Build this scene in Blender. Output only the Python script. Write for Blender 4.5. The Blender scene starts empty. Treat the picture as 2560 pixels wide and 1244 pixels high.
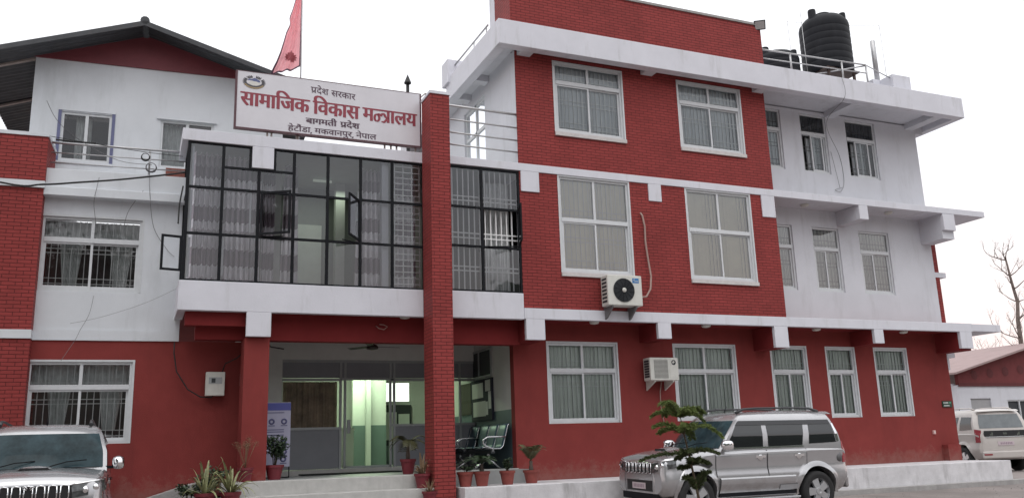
import bpy, bmesh, math, random
from mathutils import Vector, Matrix, noise
random.seed(7)
R = math.radians
sc = bpy.context.scene
COL = sc.collection

# ------------------------------------------------------------------ camera
cam_d = bpy.data.cameras.new('camera'); cam = bpy.data.objects.new('camera', cam_d); COL.objects.link(cam)
RIGHT = Vector((0.91953823, -0.39164846, -0.03257177)); UP = Vector((-0.05817951, -0.21762589, 0.97429673)); FWD = Vector((0.38867027, 0.89400809, 0.22290124))
cam.matrix_world = Matrix(((RIGHT.x, UP.x, -FWD.x, -7.375), (RIGHT.y, UP.y, -FWD.y, -16.452), (RIGHT.z, UP.z, -FWD.z, 1.14), (0, 0, 0, 1)))
cam_d.sensor_width = 36; cam_d.lens = 36*2186.4/2560; cam_d.clip_start = 0.1; cam_d.clip_end = 2000
sc.camera = cam

# ------------------------------------------------------------------ sky, sun, exposure
sc.view_settings.view_transform = 'Standard'; sc.view_settings.look = 'None'
sc.view_settings.exposure = 0.06; sc.view_settings.gamma = 1.0
SUN_EL, SUN_AZ = 58.0, 205.0      # azimuth clockwise from +y
w = bpy.data.worlds.new('World'); sc.world = w; w.use_nodes = True
nt = w.node_tree; nt.nodes.clear()
sky = nt.nodes.new('ShaderNodeTexSky'); sky.sky_type = 'NISHITA'; sky.sun_disc = False
sky.sun_elevation = R(SUN_EL); sky.sun_rotation = R(SUN_AZ); sky.dust_density = 3.0; sky.air_density = 1.0
hsv = nt.nodes.new('ShaderNodeHueSaturation'); hsv.inputs['Saturation'].default_value = 0.35
mx = nt.nodes.new('ShaderNodeMix'); mx.data_type = 'RGBA'; mx.inputs['Factor'].default_value = 0.8
tc = nt.nodes.new('ShaderNodeTexCoord'); sep = nt.nodes.new('ShaderNodeSeparateXYZ')
ramp = nt.nodes.new('ShaderNodeValToRGB')     # overcast cloud layer: warm band near the horizon, white above
cr = ramp.color_ramp
cr.elements[0].position = 0.0; cr.elements[0].color = (0.60, 0.46, 0.43, 1)
cr.elements[1].position = 0.30; cr.elements[1].color = (0.58, 0.585, 0.61, 1)
e = cr.elements.new(0.14); e.color = (0.60, 0.545, 0.53, 1)
e = cr.elements.new(1.0); e.color = (1.0, 1.0, 1.0, 1)
mul = nt.nodes.new('ShaderNodeMix'); mul.data_type = 'RGBA'; mul.blend_type = 'MULTIPLY'; mul.inputs['Factor'].default_value = 1.0
mul.inputs['B'].default_value = (24.5, 24.5, 24.5, 1)
bg = nt.nodes.new('ShaderNodeBackground'); bg.inputs['Strength'].default_value = 0.09
out = nt.nodes.new('ShaderNodeOutputWorld')
L = nt.links.new
L(tc.outputs['Generated'], sep.inputs[0]); L(sep.outputs['Z'], ramp.inputs['Fac'])
L(ramp.outputs['Color'], mul.inputs['A']); L(sky.outputs[0], hsv.inputs['Color'])
L(hsv.outputs[0], mx.inputs['A']); L(mul.outputs['Result'], mx.inputs['B'])
L(mx.outputs['Result'], bg.inputs['Color']); L(bg.outputs[0], out.inputs[0])
sd = bpy.data.lights.new('sun', 'SUN'); sd.energy = 0.5; sd.angle = R(40); sd.color = (1.0, 0.97, 0.93)
so = bpy.data.objects.new('sun', sd); COL.objects.link(so)
_d = Vector((math.sin(R(SUN_AZ))*math.cos(R(SUN_EL)), math.cos(R(SUN_AZ))*math.cos(R(SUN_EL)), math.sin(R(SUN_EL))))
so.rotation_euler = (-_d).to_track_quat('-Z', 'Y').to_euler(); so.location = (0, -30, 30)

# ------------------------------------------------------------------ materials
def mat(name, col, rough=0.6, metal=0.0, splash=None, var=0.06, vscale=3.0, bump=0.0, bscale=60.0, spec=0.5, stain=None, coat=0.0, emit=None, trans=0.0):
    """principled material with large and small procedural noise so that no surface is flat"""
    m = bpy.data.materials.new(name); m.use_nodes = True
    n = m.node_tree; b = n.nodes['Principled BSDF']; l = n.links.new
    b.inputs['Roughness'].default_value = rough; b.inputs['Metallic'].default_value = metal
    b.inputs['Specular IOR Level'].default_value = spec
    if coat: b.inputs['Coat Weight'].default_value = coat; b.inputs['Coat Roughness'].default_value = 0.05
    if trans: b.inputs['Transmission Weight'].default_value = trans
    if emit:
        b.inputs['Emission Color'].default_value = (*emit[0], 1); b.inputs['Emission Strength'].default_value = emit[1]
    t = n.nodes.new('ShaderNodeTexCoord')
    n1 = n.nodes.new('ShaderNodeTexNoise'); n1.inputs['Scale'].default_value = vscale; n1.inputs['Detail'].default_value = 6; n1.inputs['Roughness'].default_value = 0.65
    l(t.outputs['Object'], n1.inputs['Vector'])
    mr = n.nodes.new('ShaderNodeMapRange'); mr.inputs['From Min'].default_value = 0.25; mr.inputs['From Max'].default_value = 0.75
    mr.inputs['To Min'].default_value = 1-var*1.6; mr.inputs['To Max'].default_value = 1+var
    l(n1.outputs['Fac'], mr.inputs['Value'])
    mu = n.nodes.new('ShaderNodeMix'); mu.data_type = 'RGBA'; mu.blend_type = 'MULTIPLY'; mu.inputs['Factor'].default_value = 1
    mu.inputs['A'].default_value = (*col, 1); l(mr.outputs[0], mu.inputs['B'])
    last = mu.outputs['Result']
    if stain:            # streaky weathering: (colour, amount, stretch, threshold)
        scol, amt, sx, th = stain
        mp = n.nodes.new('ShaderNodeMapping'); mp.inputs['Scale'].default_value = (sx, sx, sx*0.18)
        n2 = n.nodes.new('ShaderNodeTexNoise'); n2.inputs['Scale'].default_value = 1.0; n2.inputs['Detail'].default_value = 8; n2.inputs['Roughness'].default_value = 0.7
        l(t.outputs['Object'], mp.inputs[0]); l(mp.outputs[0], n2.inputs['Vector'])
        m2 = n.nodes.new('ShaderNodeMapRange'); m2.inputs['From Min'].default_value = th; m2.inputs['From Max'].default_value = th+0.28
        m2.inputs['To Max'].default_value = amt; l(n2.outputs['Fac'], m2.inputs['Value'])
        mm = n.nodes.new('ShaderNodeMix'); mm.data_type = 'RGBA'; l(m2.outputs[0], mm.inputs['Factor']); l(last, mm.inputs['A']); mm.inputs['B'].default_value = (*scol, 1)
        last = mm.outputs['Result']
    if splash:           # dried mud and dust splashed up from the ground: (colour, amount, height)
        scol, amt, top = splash
        sp_ = n.nodes.new('ShaderNodeSeparateXYZ'); l(t.outputs['Object'], sp_.inputs[0])
        n4 = n.nodes.new('ShaderNodeTexNoise'); n4.inputs['Scale'].default_value = 5.0; n4.inputs['Detail'].default_value = 9; n4.inputs['Roughness'].default_value = 0.75; l(t.outputs['Object'], n4.inputs['Vector'])
        ad = n.nodes.new('ShaderNodeMath'); ad.operation = 'MULTIPLY_ADD'; ad.inputs[1].default_value = -1.3; l(n4.outputs['Fac'], ad.inputs[0]); ad.inputs[2].default_value = 0.65
        hz_ = n.nodes.new('ShaderNodeMath'); hz_.operation = 'ADD'; l(ad.outputs[0], hz_.inputs[0]); l(sp_.outputs['Z'], hz_.inputs[1])
        m5 = n.nodes.new('ShaderNodeMapRange'); m5.inputs['From Min'].default_value = top; m5.inputs['From Max'].default_value = top-0.35; m5.inputs['To Max'].default_value = amt; l(hz_.outputs[0], m5.inputs['Value'])
        mm = n.nodes.new('ShaderNodeMix'); mm.data_type = 'RGBA'; l(m5.outputs[0], mm.inputs['Factor']); l(last, mm.inputs['A']); mm.inputs['B'].default_value = (*scol, 1)
        last = mm.outputs['Result']
    l(last, b.inputs['Base Color'])
    if bump:
        n3 = n.nodes.new('ShaderNodeTexNoise'); n3.inputs['Scale'].default_value = bscale; n3.inputs['Detail'].default_value = 4
        l(t.outputs['Object'], n3.inputs['Vector'])
        bp = n.nodes.new('ShaderNodeBump'); bp.inputs['Strength'].default_value = bump; bp.inputs['Distance'].default_value = 0.01
        l(n3.outputs['Fac'], bp.inputs['Height']); l(bp.outputs[0], b.inputs['Normal'])
    return m

def brick_mat(name, c1, c2, cm):
    m = bpy.data.materials.new(name); m.use_nodes = True
    n = m.node_tree; b = n.nodes['Principled BSDF']; l = n.links.new
    b.inputs['Roughness'].default_value = 0.55; b.inputs['Specular IOR Level'].default_value = 0.12
    t = n.nodes.new('ShaderNodeTexCoord'); g = n.nodes.new('ShaderNodeNewGeometry')
    s = n.nodes.new('ShaderNodeSeparateXYZ'); l(t.outputs['Object'], s.inputs[0])
    sn = n.nodes.new('ShaderNodeSeparateXYZ'); l(g.outputs['True Normal'], sn.inputs[0])
    ab = n.nodes.new('ShaderNodeMath'); ab.operation = 'ABSOLUTE'; l(sn.outputs['X'], ab.inputs[0])
    gt = n.nodes.new('ShaderNodeMath'); gt.operation = 'GREATER_THAN'; gt.inputs[1].default_value = 0.6; l(ab.outputs[0], gt.inputs[0])
    u = n.nodes.new('ShaderNodeMix'); u.data_type = 'FLOAT'; l(gt.outputs[0], u.inputs['Factor']); l(s.outputs['X'], u.inputs[2]); l(s.outputs['Y'], u.inputs[3])
    # courses are hand laid: wobble them a little
    nz = n.nodes.new('ShaderNodeTexNoise'); nz.inputs['Scale'].default_value = 1.3; nz.inputs['Detail'].default_value = 3; l(t.outputs['Object'], nz.inputs['Vector'])
    wz = n.nodes.new('ShaderNodeMath'); wz.operation = 'MULTIPLY_ADD'; wz.inputs[1].default_value = 0.03; l(nz.outputs['Fac'], wz.inputs[0]); l(s.outputs['Z'], wz.inputs[2])
    c = n.nodes.new('ShaderNodeCombineXYZ'); l(u.outputs[0], c.inputs['X']); l(wz.outputs[0], c.inputs['Y'])
    br = n.nodes.new('ShaderNodeTexBrick'); br.inputs['Scale'].default_value = 1.0; br.inputs['Brick Width'].default_value = 0.225; br.inputs['Row Height'].default_value = 0.068
    br.inputs['Mortar Size'].default_value = 0.006; br.inputs['Mortar Smooth'].default_value = 0.35; br.inputs['Bias'].default_value = -0.1
    br.inputs['Color1'].default_value = (*c1, 1); br.inputs['Color2'].default_value = (*c2, 1); br.inputs['Mortar'].default_value = (*cm, 1)
    l(c.outputs[0], br.inputs['Vector'])
    n1 = n.nodes.new('ShaderNodeTexNoise'); n1.inputs['Scale'].default_value = 1.1; n1.inputs['Detail'].default_value = 7; n1.inputs['Roughness'].default_value = 0.7; l(t.outputs['Object'], n1.inputs['Vector'])
    mr = n.nodes.new('ShaderNodeMapRange'); mr.inputs['From Min'].default_value = 0.25; mr.inputs['From Max'].default_value = 0.75; mr.inputs['To Min'].default_value = 0.80; mr.inputs['To Max'].default_value = 1.14; l(n1.outputs['Fac'], mr.inputs['Value'])
    mu = n.nodes.new('ShaderNodeMix'); mu.data_type = 'RGBA'; mu.blend_type = 'MULTIPLY'; mu.inputs['Factor'].default_value = 1
    l(br.outputs['Color'], mu.inputs['A']); l(mr.outputs[0], mu.inputs['B'])
    l(mu.outputs['Result'], b.inputs['Base Color'])
    n3 = n.nodes.new('ShaderNodeTexNoise'); n3.inputs['Scale'].default_value = 35; n3.inputs['Detail'].default_value = 4; l(t.outputs['Object'], n3.inputs['Vector'])
    hh = n.nodes.new('ShaderNodeMath'); hh.operation = 'MULTIPLY_ADD'; hh.inputs[1].default_value = -1.0; l(br.outputs['Fac'], hh.inputs[0]); 
    sm = n.nodes.new('ShaderNodeMath'); sm.operation = 'MULTIPLY'; sm.inputs[1].default_value = 0.5; l(n3.outputs['Fac'], sm.inputs[0]); l(sm.outputs[0], hh.inputs[2])
    bp = n.nodes.new('ShaderNodeBump'); bp.inputs['Strength'].default_value = 0.9; bp.inputs['Distance'].default_value = 0.012; l(hh.outputs[0], bp.inputs['Height']); l(bp.outputs[0], b.inputs['Normal'])
    return m

def glass_mat(name, tint=(0.75, 0.8, 0.8), refl=1.55, rough=0.015):
    """window pane: see-through body with fresnel reflection of whatever stands opposite"""
    m = bpy.data.materials.new(name); m.use_nodes = True
    n = m.node_tree; n.nodes.clear(); l = n.links.new
    o = n.nodes.new('ShaderNodeOutputMaterial'); mxs = n.nodes.new('ShaderNodeMixShader')
    tr = n.nodes.new('ShaderNodeBsdfTransparent'); tr.inputs[0].default_value = (*tint, 1)
    gl = n.nodes.new('ShaderNodeBsdfGlossy'); gl.inputs['Color'].default_value = (0.95, 0.97, 1, 1); gl.inputs['Roughness'].default_value = rough
    fr = n.nodes.new('ShaderNodeFresnel'); fr.inputs['IOR'].default_value = refl
    t = n.nodes.new('ShaderNodeTexCoord'); nz = n.nodes.new('ShaderNodeTexNoise'); nz.inputs['Scale'].default_value = 2.5; l(t.outputs['Object'], nz.inputs['Vector'])
    bp = n.nodes.new('ShaderNodeBump'); bp.inputs['Strength'].default_value = 0.12; bp.inputs['Distance'].default_value = 0.02; l(nz.outputs['Fac'], bp.inputs['Height']); l(bp.outputs[0], gl.inputs['Normal'])
    l(fr.outputs[0], mxs.inputs[0]); l(tr.outputs[0], mxs.inputs[1]); l(gl.outputs[0], mxs.inputs[2]); l(mxs.outputs[0], o.inputs[0])
    return m

M = {}
M['brick'] = brick_mat('painted_brick', (0.295, 0.052, 0.050), (0.255, 0.046, 0.044), (0.105, 0.022, 0.022))
M['red'] = mat('red_wall_paint', (0.225, 0.043, 0.040), 0.75, spec=0.12, var=0.10, vscale=1.2, bump=0.35, bscale=90, stain=((0.13, 0.03, 0.03), 0.5, 2.2, 0.53), splash=((0.26, 0.14, 0.12), 0.5, 0.85))
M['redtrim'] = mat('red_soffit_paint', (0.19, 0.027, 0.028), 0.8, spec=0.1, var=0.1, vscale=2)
M['white'] = mat('white_wall_paint', (0.61, 0.62, 0.665), 0.8, var=0.05, vscale=1.1, bump=0.3, bscale=70, stain=((0.36, 0.36, 0.37), 0.6, 2.2, 0.53))
M['band'] = mat('white_band_paint', (0.63, 0.635, 0.69), 0.75, var=0.05, vscale=1.5, bump=0.25, bscale=50, stain=((0.34, 0.34, 0.33), 0.65, 3.2, 0.54))
M['annexwhite'] = mat('greyish_white_paint', (0.62, 0.645, 0.68), 0.8, var=0.06, vscale=1.0, bump=0.3, bscale=70, stain=((0.34, 0.36, 0.36), 0.5, 1.7, 0.53))
M['plinth'] = mat('weathered_white_plinth', (0.62, 0.61, 0.63), 0.85, var=0.14, vscale=3, bump=0.5, bscale=40, stain=((0.20, 0.19, 0.19), 0.75, 3.0, 0.53))
M['conc'] = mat('grey_concrete', (0.34, 0.33, 0.325), 0.9, var=0.15, vscale=4, bump=0.6, bscale=45, stain=((0.15, 0.14, 0.14), 0.5, 3, 0.52))
M['step'] = mat('pale_stone_step', (0.45, 0.445, 0.43), 0.6, var=0.10, vscale=5, bump=0.2, bscale=80, stain=((0.26, 0.25, 0.24), 0.5, 4, 0.52))
M['floor'] = mat('grey_porch_floor', (0.32, 0.33, 0.33), 0.45, var=0.10, vscale=3)
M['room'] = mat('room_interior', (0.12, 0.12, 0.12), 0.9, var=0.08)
M['inner'] = mat('inner_white_paint', (0.58, 0.60, 0.58), 0.8, var=0.05, bump=0.1)
M['dado'] = mat('teal_grey_dado_paint', (0.075, 0.115, 0.135), 0.5, var=0.08)
M['alu'] = mat('white_aluminium_frame', (0.58, 0.60, 0.62), 0.42, 0.0, var=0.05, vscale=8)
M['alugrey'] = mat('grey_aluminium_frame', (0.33, 0.35, 0.36), 0.4, 0.2, var=0.06, vscale=8)
M['trim'] = mat('window_plaster_trim', (0.56, 0.535, 0.53), 0.85, var=0.10, vscale=9, bump=0.5, bscale=30)
M['black'] = mat('black_steel', (0.010, 0.011, 0.014), 0.6, 0.0, var=0.1, vscale=12, spec=0.15)
M['grille'] = mat('white_steel_bar', (0.78, 0.78, 0.78), 0.5, var=0.04)
M['grilledark'] = mat('grey_steel_bar', (0.16, 0.16, 0.165), 0.5, var=0.04)
M['rail'] = mat('galvanised_rail', (0.46, 0.46, 0.47), 0.38, 0.6, var=0.1, vscale=14)
M['railrust'] = mat('rusty_rail', (0.30, 0.25, 0.23), 0.6, 0.3, var=0.25, vscale=14)
M['cream'] = mat('cream_vertical_blind', (0.86, 0.84, 0.70), 0.85, var=0.05)
M['greyblind'] = mat('grey_vertical_blind', (0.70, 0.74, 0.69), 0.85, var=0.06)
M['paleblind'] = mat('pale_vertical_blind', (0.62, 0.65, 0.68), 0.85, var=0.06)
M['lace'] = mat('white_lace_curtain', (0.65, 0.66, 0.66), 0.9, var=0.15, vscale=9)
M['glass'] = glass_mat('window_glass', (0.86, 0.89, 0.89), 1.6)
M['glassb'] = glass_mat('bright_window_glass', (0.95, 0.95, 0.92), 2.3)
M['glassd'] = glass_mat('bay_glass', (0.90, 0.92, 0.94), 1.75)
M['clear'] = glass_mat('clear_glass', (0.9, 0.95, 0.92), 1.35)
M['steel'] = mat('stainless_steel', (0.55, 0.56, 0.58), 0.25, 0.9, var=0.05)
M['roof'] = mat('dark_corrugated_sheet', (0.055, 0.058, 0.064), 0.55, 0.3, var=0.2, vscale=5, stain=((0.10, 0.075, 0.06), 0.5, 1.5, 0.55))
M['gable'] = mat('maroon_gable_sheet', (0.17, 0.035, 0.045), 0.6, var=0.12, vscale=3)
M['plastic'] = mat('black_tank_plastic', (0.011, 0.012, 0.016), 0.6, spec=0.2, var=0.15, vscale=6, stain=((0.035, 0.035, 0.04), 0.5, 2.0, 0.52))
M['terra'] = mat('terracotta', (0.24, 0.055, 0.045), 0.8, var=0.15, vscale=12, bump=0.3, bscale=60)
M['maroonpot'] = mat('maroon_pot_paint', (0.17, 0.02, 0.03), 0.6, var=0.15, vscale=12)
M['soil'] = mat('potting_soil', (0.04, 0.03, 0.022), 0.95, var=0.3, vscale=40, bump=0.8)
M['ac'] = mat('off_white_enamel', (0.60, 0.60, 0.56), 0.5, var=0.07, vscale=6, stain=((0.33, 0.31, 0.27), 0.5, 4, 0.55))
M['acdark'] = mat('dark_fan_plastic', (0.03, 0.035, 0.04), 0.6, var=0.1)
M['pvc'] = mat('cream_pipe_lagging', (0.36, 0.25, 0.22), 0.8, var=0.12, vscale=10)
M['cable'] = mat('black_cable', (0.012, 0.012, 0.013), 0.6)
M['thin'] = mat('grey_wire', (0.16, 0.16, 0.17), 0.6)
M['tarmac'] = None
def board(name, col, rough=0.5): return mat(name, col, rough, var=0.04, vscale=5)
M['signwhite'] = mat('sign_flex_sheet', (0.63, 0.62, 0.66), 0.35, var=0.05, vscale=2.0, stain=((0.47, 0.45, 0.50), 0.5, 0.9, 0.52))
M['signred'] = board('sign_red_lettering', (0.26, 0.035, 0.055))
M['signdark'] = board('sign_dark_lettering', (0.09, 0.05, 0.075))
M['signframe'] = board('sign_maroon_frame', (0.085, 0.03, 0.04))
M['emdark'] = board('emblem_dark_print', (0.07, 0.065, 0.075)); M['emblue'] = board('emblem_blue_print', (0.10, 0.12, 0.24)); M['emgrey'] = board('emblem_pale_print', (0.60, 0.59, 0.56)); M['emgold'] = board('emblem_gold_print', (0.30, 0.22, 0.12))

# ------------------------------------------------------------------ mesh helpers
class MB:
    def __init__(s): s.v = []; s.f = []; s.sm = []; s.weld = False
    def face(s, pts, smooth=False):
        i = len(s.v); s.v += [tuple(p) for p in pts]; s.f.append(tuple(range(i, i+len(pts)))); s.sm.append(smooth); return s
    def box(s, x0, x1, y0, y1, z0, z1, mtx=None):
        i = len(s.v); P = [(x0,y0,z0),(x1,y0,z0),(x1,y1,z0),(x0,y1,z0),(x0,y0,z1),(x1,y0,z1),(x1,y1,z1),(x0,y1,z1)]
        if mtx: P = [tuple(mtx @ Vector(p)) for p in P]
        s.v += P
        for q in ((0,3,2,1),(4,5,6,7),(0,1,5,4),(1,2,6,5),(2,3,7,6),(3,0,4,7)): s.f.append(tuple(i+k for k in q)); s.sm.append(False)
        return s
    def prism(s, poly, axis, a, b):
        """polygon extruded along an axis; poly pairs are the two other axes in x,y,z order"""
        def P(p, t): return {'x': (t, p[0], p[1]), 'y': (p[0], t, p[1]), 'z': (p[0], p[1], t)}[axis]
        n = len(poly); i = len(s.v)
        s.v += [P(p, a) for p in poly] + [P(p, b) for p in poly]
        s.f += [tuple(i+k for k in range(n)), tuple(i+n+k for k in reversed(range(n)))]; s.sm += [False, False]
        for k in range(n):
            j = (k+1) % n; s.f.append((i+k, i+n+k, i+n+j, i+j)); s.sm.append(False)
        return s
    def tube(s, pts, r, n=8, cap=True):
        pts = [Vector(p) for p in pts]; rr = r if isinstance(r, (list, tuple)) else [r]*len(pts)
        i0 = len(s.v); prev = None
        for k, p in enumerate(pts):
            d = (pts[min(k+1, len(pts)-1)] - pts[max(k-1, 0)]).normalized()
            if prev is None:
                a = Vector((0, 0, 1)) if abs(d.z) < 0.9 else Vector((1, 0, 0)); u = d.cross(a).normalized()
            else: u = (prev - d*prev.dot(d)).normalized()
            prev = u; v = d.cross(u)
            for q in range(n):
                t = 2*math.pi*q/n; s.v.append(tuple(p + (u*math.cos(t) + v*math.sin(t))*rr[k]))
        for k in range(len(pts)-1):
            for q in range(n):
                a = i0+k*n+q; b = i0+k*n+(q+1) % n; s.f.append((a, b, b+n, a+n)); s.sm.append(True)
        if cap:
            s.f.append(tuple(i0+q for q in reversed(range(n)))); s.f.append(tuple(i0+(len(pts)-1)*n+q for q in range(n))); s.sm += [False, False]
        return s
    def lathe(s, prof, c=(0, 0, 0), n=24, axis='z', smooth=True, cap=True):
        i0 = len(s.v)
        for r, h in prof:
            for q in range(n):
                t = 2*math.pi*q/n; a, b = r*math.cos(t), r*math.sin(t)
                p = {'z': (a, b, h), 'y': (a, h, b), 'x': (h, a, b)}[axis]; s.v.append((c[0]+p[0], c[1]+p[1], c[2]+p[2]))
        for k in range(len(prof)-1):
            for q in range(n):
                a = i0+k*n+q; b = i0+k*n+(q+1) % n
                s.f.append((a, b, b+n, a+n)); s.sm.append(smooth)
        if cap:
            s.f.append(tuple(i0+q for q in range(n))); s.f.append(tuple(i0+(len(prof)-1)*n+q for q in reversed(range(n)))); s.sm += [False, False]
        return s
    def grid(s, fn, nu, nv, smooth=True, flip=False):
        i0 = len(s.v)
        for a in range(nu+1):
            for b in range(nv+1): s.v.append(tuple(fn(a/nu, b/nv)))
        for a in range(nu):
            for b in range(nv):
                k = i0+a*(nv+1)+b; q = (k, k+nv+1, k+nv+2, k+1); s.f.append(q[::-1] if flip else q); s.sm.append(smooth)
        return s
    def mesh(s, name, m, fixn=True, sharp=None):
        me = bpy.data.meshes.new(name); me.from_pydata(s.v, [], s.f); me.update()
        me.polygons.foreach_set('use_smooth', s.sm)
        if fixn:
            bm = bmesh.new(); bm.from_mesh(me)
            if s.weld: bmesh.ops.remove_doubles(bm, verts=bm.verts, dist=1e-5)
            bmesh.ops.recalc_face_normals(bm, faces=bm.faces); bm.to_mesh(me); bm.free()
        if sharp: me.set_sharp_from_angle(angle=R(sharp))
        me.materials.append(m); me.update(); return me
    def build(s, name, m, parent=None, fixn=True, bevel=0.0, sharp=None, **kw):
        o = bpy.data.objects.new(name, s.mesh(name, m, fixn, sharp)); COL.objects.link(o)
        if parent: o.parent = parent
        if bevel:
            b = o.modifiers.new('bevel', 'BEVEL'); b.width = bevel; b.segments = 2; b.limit_method = 'ANGLE'; b.angle_limit = R(40)
        if kw: tag(o, **kw)
        return o

def build_split(mb, name, m, parent, bevel=0.0):
    """every loose piece of the builder becomes a part of its own"""
    par = list(range(len(mb.v)))
    def find(a):
        while par[a] != a: par[a] = par[par[a]]; a = par[a]
        return a
    for f in mb.f:
        for k in f[1:]: par[find(k)] = find(f[0])
    groups = {}
    for f, s in zip(mb.f, mb.sm): groups.setdefault(find(f[0]), []).append((f, s))
    for fs in groups.values():
        q = MB(); mp = {}
        for f, s in fs:
            for k in f:
                if k not in mp: mp[k] = len(q.v); q.v.append(mb.v[k])
            q.f.append(tuple(mp[k] for k in f)); q.sm.append(s)
        q.build(name, m, parent, bevel=bevel)
def tag(o, label=None, cat=None, group=None, kind=None):
    if label: o['label'] = label
    if cat: o['category'] = cat
    if group: o['group'] = group
    if kind: o['kind'] = kind
    return o
def empty(name, loc=(0, 0, 0), rz=0.0, **kw):
    o = bpy.data.objects.new(name, None); COL.objects.link(o); o.location = loc; o.rotation_euler = (0, 0, rz); o.empty_display_size = 0.2
    return tag(o, **kw)
def copy_tree(o, parent=None):
    c = o.copy(); COL.objects.link(c)
    if parent: c.parent = parent
    for ch in [x for x in bpy.data.objects if x.parent == o]: copy_tree(ch, c)
    return c

def wall(mb, x0, x1, z0, z1, y, th, holes, axis='y'):
    """wall slab with rectangular openings and their reveals; axis 'y': faces -y, axis 'x': runs along y"""
    mb.weld = True
    xs = sorted({x0, x1, *[min(max(h[k], x0), x1) for h in holes for k in (0, 1)]}); zs = sorted({z0, z1, *[min(max(h[k], z0), z1) for h in holes for k in (2, 3)]})
    def P(x, d, z): return (x, y+d, z) if axis == 'y' else (y+d, x, z)
    def solid(i, j):
        if not (0 <= i < len(xs)-1 and 0 <= j < len(zs)-1): return False
        cx, cz = (xs[i]+xs[i+1])/2, (zs[j]+zs[j+1])/2
        return not any(h[0] < cx < h[1] and h[2] < cz < h[3] for h in holes)
    for i in range(len(xs)-1):
        for j in range(len(zs)-1):
            if not solid(i, j): continue
            a, b, c, d = xs[i], xs[i+1], zs[j], zs[j+1]
            mb.face([P(a, 0, c), P(b, 0, c), P(b, 0, d), P(a, 0, d)]); mb.face([P(a, th, c), P(a, th, d), P(b, th, d), P(b, th, c)])
            if not solid(i-1, j): mb.face([P(a, 0, c), P(a, 0, d), P(a, th, d), P(a, th, c)])
            if not solid(i+1, j): mb.face([P(b, 0, c), P(b, th, c), P(b, th, d), P(b, 0, d)])
            if not solid(i, j-1): mb.face([P(a, 0, c), P(a, th, c), P(b, th, c), P(b, 0, c)])
            if not solid(i, j+1): mb.face([P(a, 0, d), P(b, 0, d), P(b, th, d), P(a, th, d)])
    return mb
# ------------------------------------------------------------------ windows
def blind_mesh(x0, x1, z0, z1, y, pitch=0.10, seed=0):
    mb = MB(); rnd = random.Random(seed); x = x0
    while x < x1-0.02:
        a = R(13 + rnd.uniform(-7, 7)); w2 = pitch*0.60; dx, dy = w2*math.cos(a), w2*math.sin(a); c = x+pitch/2
        xa, xb = max(x0, c-dx), min(x1, c+dx)
        mb.face([(xa, y-dy, z0), (xb, y+dy, z0), (xb, y+dy, z1), (xa, y-dy, z1)]); x += pitch
    return mb
def curtain_fn(x0, x1, z0, z1, y, waves, amp, seed=0, taper=0.0):
    rnd = random.Random(seed); ph = [rnd.uniform(0, 6.28) for _ in range(4)]
    def fn(u, v):
        x = x0 + (x1-x0)*u; t = 2*math.pi*waves*u
        k = 0.75 + 0.25*math.sin(3.1*u*6+ph[0])
        yy = y + amp*k*math.sin(t + 0.5*math.sin(2.3*v+ph[1]) + ph[2]) + amp*0.4*math.sin(2.1*t+ph[3])
        xx = x + taper*(1-v)*(u-0.5)
        return (xx, yy, z0 + (z1-z0)*v)
    return fn
def grille_mb(x0, x1, z0, z1, y, dx=0.115, hz=(), r=0.0065):
    mb = MB(); n = max(2, round((x1-x0)/dx))
    for i in range(1, n):
        x = x0+(x1-x0)*i/n; mb.box(x-r, x+r, y-r, y+r, z0, z1)
    for z in hz: mb.box(x0, x1, y-r-0.003, y+r-0.003, z-r, z+r)
    return mb
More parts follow.
